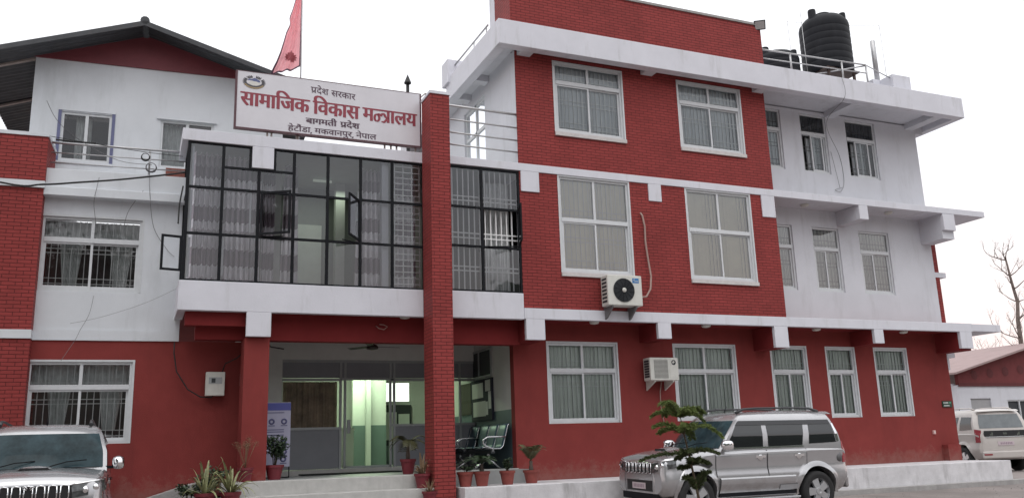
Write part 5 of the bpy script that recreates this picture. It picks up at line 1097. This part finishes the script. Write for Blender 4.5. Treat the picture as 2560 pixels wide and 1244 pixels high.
for k, (x, y, h, r_) in enumerate(((-15.2, -8.5, 10.5, 4.4), (-17.5, -16.0, 12.5, 5.4), (-14.5, -23.5, 11.5, 5.0))): added_shade_tree((x, y, -0.4), h, r_, ('unseen tree added left of the forecourt for shade, nearest the annex', 'unseen tree added left of the forecourt for shade, the tallest in the middle', 'unseen tree added left of the forecourt for shade, farthest from the annex')[k], 40+k)

# low building at the right
H = empty('low_building', (0, 0, 0), label='low white building with pink roof and red scalloped gable beyond the parked white car', cat='building')
hy = 10.0
wall(MB(), 24.0, 34.0, -0.1, 3.13, hy, 0.2, [(24.72, 25.9, -0.1, 2.58), (26.9, 28.4, 1.2, 2.5), (29.6, 31.0, 1.2, 2.5)]).box(24.0, 24.2, hy+0.201, 22.0, -0.1, 3.2).build('white_wall', M['white'], H)
MB().prism([(24.15, 3.131), (34.0, 3.131), (34.0, 4.2), (29.2, 4.85), (24.15, 3.62)], 'y', hy-0.02, hy+0.15).build('gable_wall', mat('maroon_gable_paint', (0.16, 0.030, 0.032), 0.8, var=0.12), H)
sc_ = MB()
for k in range(9): sc_.lathe([(0.20, -0.012), (0.01, -0.02)], (25.1+k*0.95, hy-0.02, 3.55+min(k, 4)*0.08), 14, axis='y', cap=False)
sc_.box(24.1, 34.0, hy-0.06, hy-0.021, 3.08, 3.22); sc_.build('scallop', mat('dark_maroon_trim', (0.11, 0.022, 0.024), 0.8), H)
MB().prism([(23.5, 3.62), (29.2, 5.02), (35.0, 3.62), (35.0, 3.54), (29.2, 4.93), (23.5, 3.54)], 'y', hy-0.5, 24.0).build('roof', mat('faded_pink_roof_sheet', (0.30, 0.215, 0.21), 0.7, var=0.1, vscale=2), H)
MB().box(24.72, 25.9, hy+0.05, hy+0.1, -0.1, 2.58).build('door', mat('grey_shutter', (0.33, 0.33, 0.34), 0.6), H)
for a, b in ((26.9, 28.4), (29.6, 31.0)):
    f = MB(); xm = (a+b)/2
    for q in ((a, a+.05, 1.2, 2.5), (b-.05, b, 1.2, 2.5), (xm-.03, xm+.03, 1.25, 2.45), (a+.05, b-.05, 1.2, 1.25), (a+.05, b-.05, 2.45, 2.5)): f.box(q[0], q[1], hy+0.03, hy+0.08, q[2], q[3])
    fo = f.build('window', M['alu'], H); MB().box(a, b, hy+0.09, hy+0.1, 1.2, 2.5).build('pane', M['acdark'], fo)

# ------------------------------------------------------------------ cars
def interp(xs, vs, x):
    if x <= xs[0]: return vs[0]
    for a, b, c, d in zip(xs, xs[1:], vs, vs[1:]):
        if x <= b: t = (x-a)/(b-a); return c+(d-c)*t
    return vs[-1]
ST = [(-2.3, 0.47, 0.72, 1.05, 1.07, 0.66, 0.76, 0.7), (-2.24, 0.42, 0.72, 1.15, 1.17, 0.74, 0.845, 0.8), (-2.05, 0.36, 0.72, 1.19, 1.2, 0.79, 0.895, 0.855), (-1.2, 0.33, 0.72, 1.195, 1.21, 0.8, 0.905, 0.868), (0.0, 0.33, 0.72, 1.19, 1.21, 0.8, 0.905, 0.87), (0.9, 0.33, 0.72, 1.18, 1.225, 0.8, 0.905, 0.865), (1.3, 0.34, 0.73, 1.15, 1.215, 0.8, 0.905, 0.84), (1.75, 0.36, 0.73, 1.1, 1.175, 0.79, 0.895, 0.8), (1.9, 0.37, 0.73, 1.08, 1.145, 0.79, 0.895, 0.83), (2.07, 0.38, 0.72, 1.06, 1.1, 0.78, 0.88, 0.81), (2.15, 0.4, 0.71, 1.02, 1.055, 0.74, 0.84, 0.76), (2.19, 0.44, 0.69, 0.965, 0.99, 0.7, 0.79, 0.7)]  # x, bottom, widest z, belt z, centre z, w bottom, w mid, w belt
SX = [s_[0] for s_ in ST]
def stn(x): return [interp(SX, [s_[k] for s_ in ST], x) for k in range(1, 8)]
def half(x):
    zb, zm, zt, zc, wb, wm, wt = stn(x)
    return [(0, zb), (wb*0.85, zb), (wb, zb+0.05), (wm-0.015, zm-0.14), (wm, zm), (wm-0.034, zm+0.10), (wm-0.034, zm+0.20), (wt+0.028, zt-0.07), (wt-0.02, zt), (wt*0.72, zt+(zc-zt)*0.55), (wt*0.36, zc-0.004), (0, zc)]
def body_y(x, z):
    h = half(x)[2:9]
    return interp([p[1] for p in h], [p[0] for p in h], z)
GZ = [1.13, 1.44, 1.70, 1.79, 1.85, 1.88]; GW = [0.872, 0.850, 0.770, 0.725, 0.62, 0.42]; GF = [1.0, 0.77, 0.52, 0.42, 0.16, -0.15]; GR = [-2.24, -2.10, -1.97, -1.92, -1.80, -1.6]
def gw(z): return interp(GZ, GW, z)
def gfx(z, f): return interp(GZ, GF, z)-0.20*abs(f)**3
def grx(z, f): return interp(GZ, GR, z)+0.14*abs(f)**3
def make_car(paint, label, style, group=None):
    car = empty('parked_car', (0, 0, 0), label=label, cat='car', group=group)
    P_ = M[paint]
    # lower body
    xs = sorted({s_[0] for s_ in ST} | {-1.7, -0.6, 0.45, 1.55, 1.9}); mb = MB(); N = 20
    for x in xs:
        h = half(x); ring_ = [(x, -a, b) for a, b in h] + [(x, a, b) for a, b in h[-2:0:-1]]; mb.v += ring_
    n = len(ring_)
    for k in range(len(xs)-1):
        for q in range(n):
            a = k*n+q; b = k*n+(q+1) % n; mb.f.append((a, b, b+n, a+n)); mb.sm.append(True)
    mb.f.append(tuple(range(n))); mb.f.append(tuple((len(xs)-1)*n+q for q in reversed(range(n)))); mb.sm += [False, False]
    body = mb.build('body', P_, car, sharp=32)
    cut = MB()
    for x in (1.34, -1.34): cut.lathe([(0.445, -1.2), (0.445, 1.2)], (x, 0, 0.40), 40, axis='y')
    co = cut.build('cutter', P_); bo = body.modifiers.new('arch', 'BOOLEAN'); bo.object = co; bo.operation = 'DIFFERENCE'; bo.solver = 'EXACT'
    bpy.context.view_layer.update(); me = bpy.data.meshes.new_from_object(body.evaluated_get(bpy.context.evaluated_depsgraph_get())); body.modifiers.clear(); old = body.data; body.data = me; bpy.data.meshes.remove(old); cm = co.data; bpy.data.objects.remove(co); bpy.data.meshes.remove(cm)
    bm = bmesh.new(); bm.from_mesh(me); dead = [f_ for f_ in bm.faces if abs(f_.normal.y) < 0.5 and all(abs(math.hypot(v.co.x-(1.34 if v.co.x > 0 else -1.34), v.co.z-0.40)-0.445) < 0.004 for v in f_.verts)]; bmesh.ops.delete(bm, geom=dead, context='FACES'); bm.to_mesh(me); bm.free(); me.set_sharp_from_angle(angle=R(32))
    MB().box(-2.0, 1.95, -0.62, 0.62, 0.34, 0.95).box(-0.85, 0.85, -0.86, 0.86, 0.36, 0.9).build('chassis', M['black'], car)
    # greenhouse
    mb = MB(); FR = [0, 0.35, 0.7, 0.9, 1.0]
    for z in GZ:
        w_ = gw(z); ring_ = [(gfx(z, f), f*w_, z) for f in FR] + [(0.0 if z < 1.8 else -0.6, w_, z), (-1.1, w_, z)] + [(grx(z, f), f*w_, z) for f in reversed(FR)]
        ring_ += [(x, -y, zz) for x, y, zz in reversed(ring_[1:-1])]; mb.v += ring_
    n = len(ring_)
    for k in range(len(GZ)-1):
        for q in range(n):
            a = k*n+q; b = k*n+(q+1) % n; mb.f.append((a, b, b+n, a+n)); mb.sm.append(True)
    mb.f.append(tuple((len(GZ)-1)*n+q for q in range(n))); mb.sm.append(True)
    mb.build('cabin', P_, car, sharp=38)
    GLS = M['carglass']; off = 0.007
    def sidepane(name, c, m_, s_, o_=off):
        (xa, za), (xb, zb), (xc, zc), (xd, zd) = c     # bottom front, bottom rear, top rear, top front
        def fn(u, v):
            x = (xa+(xb-xa)*u)*(1-v)+(xd+(xc-xd)*u)*v; z = (za+(zb-za)*u)*(1-v)+(zd+(zc-zd)*u)*v; return (x, s_*(gw(z)+o_), z)
        q = MB(); q.grid(fn, 8, 8); return q.build(name, m_, car, fixn=False)
    for s_ in (-1, 1):
        sidepane('side_window', [(0.66, 1.225), (-0.16, 1.225), (-0.20, 1.66), (0.34, 1.66)], GLS, s_); sidepane('side_window', [(-0.28, 1.225), (-1.06, 1.23), (-1.16, 1.66), (-0.31, 1.66)], GLS, s_); sidepane('quarter_window', [(-1.22, 1.25), (-1.86, 1.265), (-1.80, 1.64), (-1.29, 1.66)], GLS, s_)
        if style == 'silver':
            sidepane('rain_visor', [(0.38, 1.62), (-1.80, 1.61), (-1.77, 1.69), (0.30, 1.70)], M['visor'], s_, 0.016); sidepane('chrome_strip', [(0.70, 1.198), (-1.08, 1.198), (-1.08, 1.222), (0.68, 1.222)], M['chrome'], s_, 0.010)
            sidepane('rear_pillar_trim', [(-1.88, 1.27), (-1.95, 1.29), (-1.86, 1.62), (-1.82, 1.62)], M['chrome'], s_, 0.011)
    def endpane(name, fx, z0, z1, f1, o_, m_, wz=1.0):
        def fn(u, v):
            f = -f1+2*f1*u; z = z0+(z1-z0)*v; return (fx(z, f)+o_, f*gw(z)*wz, z+abs(o_)*0.6)
        q = MB(); q.grid(fn, 16, 8); return q.build(name, m_, car, fixn=False)
    endpane('windscreen', gfx, 1.215, 1.70, 0.94, 0.009, M['screen'])
    endpane('rear_window', grx, 1.29, 1.70, 0.82, -0.009, M['rearglass'])
    # doors with shut lines and handles
    for s_ in (-1, 1):
        for xa, xb in ((0.90, -0.21), (-0.23, -1.12)):
            def fn(u, v, xa=xa, xb=xb):
                z = 0.50+0.665*v; xx = xa+(xb-xa)*u
                if xb < -1 and z < 0.86: xx = max(xx, -1.34+math.sqrt(max(0, 0.53**2-(z-0.40)**2)))
                if xa > 0.8: xx = min(xx, 1.34-math.sqrt(max(0, 0.47**2-(z-0.40)**2)))
                return (xx, s_*(body_y(xx, z)+0.006), z)
            q = MB(); q.grid(fn, 12, 10); d_ = q.build('door', P_, car, fixn=False)
            hx = xb+0.14 if xb > -1 else xb+0.17; yy = body_y(hx, 1.05)+0.012
            h_ = MB(); h_.grid(lambda u, v: (hx-0.11+0.22*u, s_*(yy+0.028*math.sin(math.pi*u)*1.0), 1.05+0.022*math.sin(2*math.pi*v)+0.0), 8, 8); h_.lathe([(0.058, -0.002*s_), (0.054, 0.006*s_), (0.01, 0.007*s_)], (hx, s_*(yy-0.008), 1.03), 18, axis='y', cap=False); h_.build('handle', M['chrome'], d_, fixn=False)
            for x_ in (xa+0.004, xb-0.004):
                ln_ = MB()
                for k in range(8):
                    z0, z1 = 0.50+0.083*k, 0.50+0.083*(k+1)
                    if xb < -1 and x_ < -1 and z0 < 0.80: continue
                    ln_.face([(x_-0.006, s_*(body_y(x_, z0)+0.008), z0), (x_+0.006, s_*(body_y(x_, z0)+0.008), z0), (x_+0.006, s_*(body_y(x_, z1)+0.008), z1), (x_-0.006, s_*(body_y(x_, z1)+0.008), z1)])
                ln_.build('shut_line', M['seam'], d_, fixn=False)
        cl = MB(); cl.grid(lambda u, v: (0.85-1.65*u, s_*(body_y(0.85-1.65*u, 0.30+0.40*v)+interp([0, 0.12, 0.85, 0.97, 1.0], [0.005, 0.034, 0.048, 0.04, 0.0], v)), 0.30+0.40*v), 14, 24); cl.build('sill_cladding', P_, car, fixn=False)
        bp_ = MB(); bp_.grid(lambda u, v: (-0.45-0.42*u, s_*(body_y(-0.45-0.42*u, 0.44+0.09*v)+0.056), 0.44+0.09*v), 4, 2); bp_.build('badge_panel', M['cladpale'], car, fixn=False)
        # flared arches
        for x in (1.34, -1.34):
            fl = MB()
            def fn(u, v, x=x):
                t = R(-8+196*u); r_ = 0.435+0.095*v; px, pz_ = x+r_*math.cos(t), 0.40+r_*math.sin(t); px = max(-2.28, min(2.17, px))
                return (px, s_*(max(body_y(px, max(0.40, pz_)), 0.0)+0.030*(1-v)**0.7+0.003), pz_)
            fl.grid(fn, 28, 4); fl.grid(lambda u, v, x=x: (x+0.435*math.cos(R(-8+196*u)), s_*(body_y(max(-2.28, min(2.17, x+0.435*math.cos(R(-8+196*u)))), max(0.4, 0.40+0.435*math.sin(R(-8+196*u))))+0.033-0.22*v), 0.40+0.435*math.sin(R(-8+196*u))), 28, 1)
            fl.build('wheel_arch', P_, car, fixn=False)
            wl = empty('wheel', (x, s_*0.80, 0.37)); wl.parent = car
            ty = MB(); ty.lathe([(0.24, -0.10), (0.30, -0.115), (0.345, -0.105), (0.368, -0.075), (0.371, 0), (0.368, 0.075), (0.345, 0.105), (0.30, 0.115), (0.24, 0.10)], (0, 0, 0), 36, axis='y', cap=False); ty.build('tyre', M['tyre'], wl, sharp=60)
            rm = MB(); ys = s_; rm.lathe([(0.245, 0.10*ys), (0.240, 0.085*ys), (0.225, 0.05*ys), (0.215, 0.02*ys)], (0, 0, 0), 32, axis='y', cap=False)
            for k in range(5):
                a = R(72*k+18); m4 = Matrix.Rotation(a, 4, 'Y'); pts_ = [(-0.052, 0.05), (0.052, 0.05), (0.075, 0.228), (-0.075, 0.228)]; b0 = len(rm.v)
                for px, pz_ in pts_: rm.v.append(tuple(m4 @ Vector((px, ys*(0.098 if pz_ < 0.1 else 0.085), pz_))))
                for px, pz_ in pts_: rm.v.append(tuple(m4 @ Vector((px*1.12, ys*0.045, pz_))))
                for f_ in ((0, 1, 2, 3), (0, 4, 5, 1), (1, 5, 6, 2), (3, 2, 6, 7), (0, 3, 7, 4)): rm.f.append(tuple(b0+t for t in f_)); rm.sm.append(False)
            rm.lathe([(0.075, 0.095*ys), (0.07, 0.108*ys), (0.035, 0.11*ys), (0.03, 0.104*ys), (0.005, 0.104*ys)], (0, 0, 0), 20, axis='y', cap=False); rm.build('rim', M['rim'], wl, sharp=35)
            bd_ = MB(); bd_.lathe([(0.23, 0.015*ys), (0.005, 0.012*ys)], (0, 0, 0), 24, axis='y', cap=False); bd_.build('brake_disc', M['black'], wl)
        # mirrors
        mi = MB(); c = Vector((0.72, s_*1.015, 1.27))
        mi.grid(lambda u, v: (c.x+0.125*math.cos(math.pi*(v-0.5))*math.copysign(abs(math.cos(2*math.pi*u))**0.7, math.cos(2*math.pi*u)), c.y+0.085*math.sin(math.pi*(v-0.5)), c.z+0.095*math.cos(math.pi*(v-0.5))**0.5*math.copysign(abs(math.sin(2*math.pi*u))**0.8, math.sin(2*math.pi*u))), 24, 12) 
        mo = mi.build('mirror', M['chrome'], car, fixn=False); MB().box(0.66, 0.74, min(s_*0.85, s_*0.95), max(s_*0.85, s_*0.95), 1.19, 1.23).build('mirror_arm', M['black'], mo)
        # roof rail
        rr_ = MB(); rr_.tube([(0.20, s_*0.60, 1.845), (0.05, s_*0.60, 1.91), (-0.25, s_*0.60, 1.93), (-1.1, s_*0.60, 1.925), (-1.5, s_*0.60, 1.91), (-1.7, s_*0.60, 1.85)], [0.03, 0.026, 0.018, 0.018, 0.022, 0.03], 8); rr_.build('roof_rail', M['visor'] if style != 'white' else P_, car)
        # lamps
        hl = MB()
        def hfn(u, v):
            xx = interp([0, 0.3, 0.6, 0.82, 1.0], [2.215, 2.205, 2.14, 2.0, 1.84], u); yy = interp([0, 0.3, 0.6, 0.82, 1.0], [0.50, 0.66, 0.805, 0.872, 0.893], u)
            z = (0.82+0.09*u)*(1-v)+(0.985+0.07*u)*v; sl = 0.05*max(0, v-0.5); return (xx-sl, s_*(yy-sl*0.6), z)
        hl.grid(hfn, 12, 8); ho = hl.build('headlight', M['lens'], car, fixn=False)
        for u_, v_ in ((0.3, 0.45), (0.55, 0.5)):
            p = Vector(hfn(u_, v_)); q = MB(); q.lathe([(0.045, 0.0), (0.03, 0.02), (0.005, 0.022)], (0, 0, 0), 14, axis='x', cap=False); m4 = Matrix.Translation(p) @ Matrix.Rotation(R(40)*s_, 4, 'Z'); q.v = [tuple(m4 @ Vector(t)) for t in q.v]; q.build('bulb_reflector', M['chrome'], ho, fixn=False)
        ed = MB(); ed.tube([hfn(t/8, 1.02) for t in range(9)], 0.012, 6); ed.build('lamp_brow', M['chrome'], ho)
        bf = MB(); bf.grid(lambda u, v: (2.205-0.20*u, s_*(0.50+0.20*u+0.04*math.sin(math.pi*v)), 0.45+0.38*v), 6, 6); bf.build('bumper_corner', P_, car, fixn=False)
        fg = MB(); fg.lathe([(0.075, 0.0), (0.07, 0.03), (0.04, 0.03), (0.035, 0.015), (0.005, 0.015)], (0, 0, 0), 18, axis='x', cap=False); m4 = Matrix.Translation((2.10, s_*0.655, 0.59)) @ Matrix.Rotation(R(40)*s_, 4, 'Z'); fg.v = [tuple(m4 @ Vector(t)) for t in fg.v]; fg.build('fog_lamp', M['lens'], car, fixn=False)
        if style == 'silver':
            vt = MB(); zf = 0.93; vt.face([(1.10, s_*(body_y(1.10, zf)+0.012), zf+0.035), (1.00, s_*(body_y(1.0, zf)+0.012), zf+0.045), (0.97, s_*(body_y(.97, zf)+0.012), zf), (1.05, s_*(body_y(1.05, zf)+0.012), zf-0.05), (1.28, s_*(body_y(1.28, zf)+0.012), zf+0.02)]); vt.build('side_vent', M['seam'], car, fixn=False)
        tl = MB(); tl.grid(lambda u, v: (-2.295+0.26*u, s_*(body_y(-2.25+0.24*u, min(1.13, 0.90+0.30*v))*(0.98+0.015*u)+0.012-0.02*v), 0.88+0.36*v+0.04*u*v), 6, 8); tl.build('tail_light', M['redlens'], car, fixn=False)
        if style == 'silver':
            tl = MB(); tl.grid(lambda u, v: (-2.31+0.07*u, s_*(body_y(-2.25, 0.96)*0.985+0.014-0.03*(1-u)), 1.05+0.06*v), 3, 3); tl.build('tail_reflector', M['chrome'], car, fixn=False)
        st_ = MB(); st_.box(-0.85, 0.82, min(s_*0.84, s_*0.97), max(s_*0.84, s_*0.97), 0.285, 0.325); st_.build('side_step', M['rim'], car, bevel=0.012)
    # nose
    MB().box(2.15, 2.198, -0.50, 0.50, 0.80, 0.985).build('radiator', M['seam'], car)
    gr = MB()
    for k in range(7):
        yc = (k-3)*0.138
        for q in (-0.05, 0.05): gr.tube([(2.206, yc+q, 0.815), (2.214, yc+q, 0.88), (2.206, yc+q*0.9, 0.98)], 0.010, 6)
        gr.tube([(2.206, yc-0.05, 0.815), (2.208, yc, 0.802), (2.206, yc+0.05, 0.815)], 0.010, 6); gr.tube([(2.206, yc-0.045, 0.978), (2.206, yc, 0.988), (2.206, yc+0.045, 0.978)], 0.010, 6)
    gr.build('grille', M['chrome'], car)
    if style == 'silver':
        lg_ = MB()
        for s_ in (-1, 1): lg_.tube([(2.215, s_*0.012, 0.955), (2.215, s_*0.04, 0.985), (2.21, s_*0.065, 0.97)], 0.009, 6); lg_.tube([(2.215, s_*0.02, 0.94), (2.215, s_*0.06, 0.955)], 0.008, 6)
        lg_.build('emblem', M['chrome'], car)
    MB().box(2.13, 2.205, -0.46, 0.46, 0.49, 0.68).build('air_intake', M['seam'], car)
    MB().box(1.9, 2.20, -0.66, 0.66, 0.33, 0.46).build('skid_plate', M['black'], car, bevel=0.02)
    fp_ = MB().box(2.207, 2.217, -0.24, 0.24, 0.525, 0.635).build('number_plate', M['plate'], car)
    bars_ = MB()
    for k in range(7): bars_.box(2.218, 2.219, -0.19+k*0.056, -0.155+k*0.056, 0.55, 0.61)
    bars_.build('plate_characters', M['platetext'], fp_)
    MB().grid(lambda u, v: (1.55-0.45*u, -0.22+0.44*v, 1.19+0.03*u+0.05*math.sin(math.pi*v)**0.5*math.sin(math.pi*min(1, u+0.1))**0.7), 8, 10).build('bonnet_scoop', P_, car, fixn=False)
    MB().box(1.555, 1.565, -0.17, 0.17, 1.195, 1.22).build('scoop_mouth', M['seam'], car)
    wp = MB()
    for y0 in (-0.55, 0.1): wp.tube([(1.08, y0, 1.225), (0.94, y0+0.25, 1.30), (0.88, y0+0.5, 1.32)], 0.008, 5)
    wp.build('wiper', M['black'], car)
    MB().tube([(0.05, 0.0, 1.86), (-0.02, 0.0, 1.98)], [0.012, 0.004], 6).build('aerial', M['black'], car)
    MB().grid(lambda u, v: (1.02+0.05*u-0.1*abs(2*v-1)**3*0.6, -0.72+1.44*v, 1.213+0.006*u), 2, 14).build('cowl_panel', M['black'], car, fixn=False)
    # tail
    MB().box(-2.36, -2.22, -0.80, 0.80, 0.40, 0.62).build('rear_bumper', P_, car, bevel=0.04)
    rp = MB().box(-2.325, -2.302, -0.26, 0.26, 0.78, 0.90).build('number_plate', M['plate'], car)
    bars_ = MB()
    for k in range(7): bars_.box(-2.327, -2.3255, -0.19+k*0.056, -0.155+k*0.056, 0.81, 0.87)
    bars_.build('plate_characters', M['platetext'], rp)
    MB().box(-2.335, -2.30, -0.62, 0.62, 1.015, 1.04).build('tailgate_strip', M['chrome'], car, bevel=0.006)
    MB().grid(lambda u, v: (-1.84-0.20*u, -0.66+1.32*v, 1.845-0.05*u+0.01*math.sin(math.pi*v)), 4, 10).build('roof_spoiler', P_, car, fixn=False)
    if style == 'silver':
        MB().tube([(-2.34, 0.35, 0.45), (-2.50, 0.35, 0.45)], 0.03, 8).tube([(-2.50, 0.35, 0.43), (-2.50, 0.35, 0.53)], 0.035, 8).box(-2.5, -2.3, 0.30, 0.40, 0.42, 0.44).build('tow_hitch', M['black'], car)
        fc = MB(); fc.lathe([(0.085, 0.0), (0.08, 0.008), (0.005, 0.010)], (-1.93, body_y(-1.93, 0.98)+0.004, 0.98), 20, axis='y', cap=False); fc.build('fuel_cap', M['fuelcap'], car)
    else:
        MB().box(-2.318, -2.29, -0.66, 0.66, 1.05, 1.22).build('tailgate_band', M['seam'], car)
        lt = MB()
        for y0 in (-0.48, 0.38): lt.box(-2.322, -2.3185, y0, y0+0.10, 1.08, 1.12).box(-2.322, -2.3185, y0, y0+0.05, 1.12, 1.17)
        lt.box(-2.322, -2.3185, -0.06, 0.06, 1.10, 1.16); lt.build('badge', M['chrome'], car); MB().box(-2.375, -2.361, -0.76, -0.5, 0.5, 0.54).box(-2.375, -2.361, 0.5, 0.76, 0.5, 0.54).build('reflector', M['redlens'], car)
    for ch in [x for x in bpy.data.objects if x.parent == car]:       # tuck the overhangs in to the car's real length
        if ch.type != 'MESH': continue
        for o_ in [ch]+[x for x in bpy.data.objects if x.parent == ch]:
            for v in o_.data.vertices:
                if v.co.x > 1.45: v.co.x = 1.45+(v.co.x-1.45)*0.74
                elif v.co.x < -1.9: v.co.x = -1.9+(v.co.x+1.9)*0.55
            o_.data.update()
    return car
M['silver'] = mat('silver_metallic_paint', (0.43, 0.43, 0.445), 0.24, 0.6, splash=((0.24, 0.20, 0.17), 0.4, 0.62), var=0.03, vscale=4, coat=0.8)
M['whitecar'] = mat('white_car_paint', (0.51, 0.475, 0.45), 0.35, 0.0, var=0.04, vscale=4, coat=0.5)
M['maroonpaint'] = mat('maroon_car_paint', (0.16, 0.02, 0.025), 0.35, 0.2, var=0.04, coat=0.5)
M['carglass'] = mat('tinted_car_glass', (0.012, 0.014, 0.016), 0.05, 0.0, var=0.1, spec=0.9)
M['screen'] = mat('windscreen_glass', (0.032, 0.056, 0.066), 0.08, 0.0, var=0.5, vscale=2.2, spec=0.12)
M['rearglass'] = mat('dusty_rear_glass', (0.15, 0.17, 0.18), 0.25, 0.0, var=0.2, spec=0.7)
M['chrome'] = mat('chrome', (0.80, 0.81, 0.83), 0.08, 1.0, var=0.02)
M['visor'] = mat('smoked_plastic', (0.035, 0.036, 0.04), 0.35, var=0.05)
M['tyre'] = mat('tyre_rubber', (0.018, 0.018, 0.019), 0.85, var=0.2, vscale=10)
M['rim'] = mat('alloy_rim', (0.50, 0.51, 0.53), 0.35, 0.7, var=0.05)
M['lens'] = mat('headlamp_lens', (0.10, 0.105, 0.11), 0.08, 0.3, var=0.6, vscale=12, spec=0.9)
M['redlens'] = mat('red_lamp_lens', (0.28, 0.015, 0.025), 0.15, var=0.1, spec=0.8)
M['seam'] = mat('dark_gap', (0.015, 0.015, 0.017), 0.6)
M['plate'] = mat('pale_pink_number_plate', (0.55, 0.47, 0.50), 0.5); M['platetext'] = mat('faint_plate_print', (0.30, 0.22, 0.27), 0.6)
M['cladpale'] = mat('pale_badge_panel', (0.42, 0.43, 0.45), 0.5, 0.3); M['fuelcap'] = mat('grey_fuel_cap', (0.13, 0.13, 0.135), 0.5, 0.3)
c1 = make_car('silver', 'silver four wheel drive car parked side on before the red ground floor wall', 'silver', 'silver four wheel drive cars')
c1.location = (3.33, -2.03, -0.16); c1.rotation_euler = (R(-1.5), 0, R(178))
c2 = copy_tree(c1); c2['label'] = 'silver four wheel drive car facing the camera at the left edge'
c2.location = (-8.53, -1.45, -0.14); c2.rotation_euler = (0, R(-1.0), R(-90))
c3 = make_car('whitecar', 'white four wheel drive car seen from behind beyond the plinth end', 'white')
c3.location = (17.6, 4.6, 0.0); c3.rotation_euler = (0, 0, R(72))
c4 = make_car('maroonpaint', 'dark red car cut off by the right edge beyond the white car', 'white'); c4.location = (25.5, 6.0, 0.0); c4.rotation_euler = (0, 0, R(95))
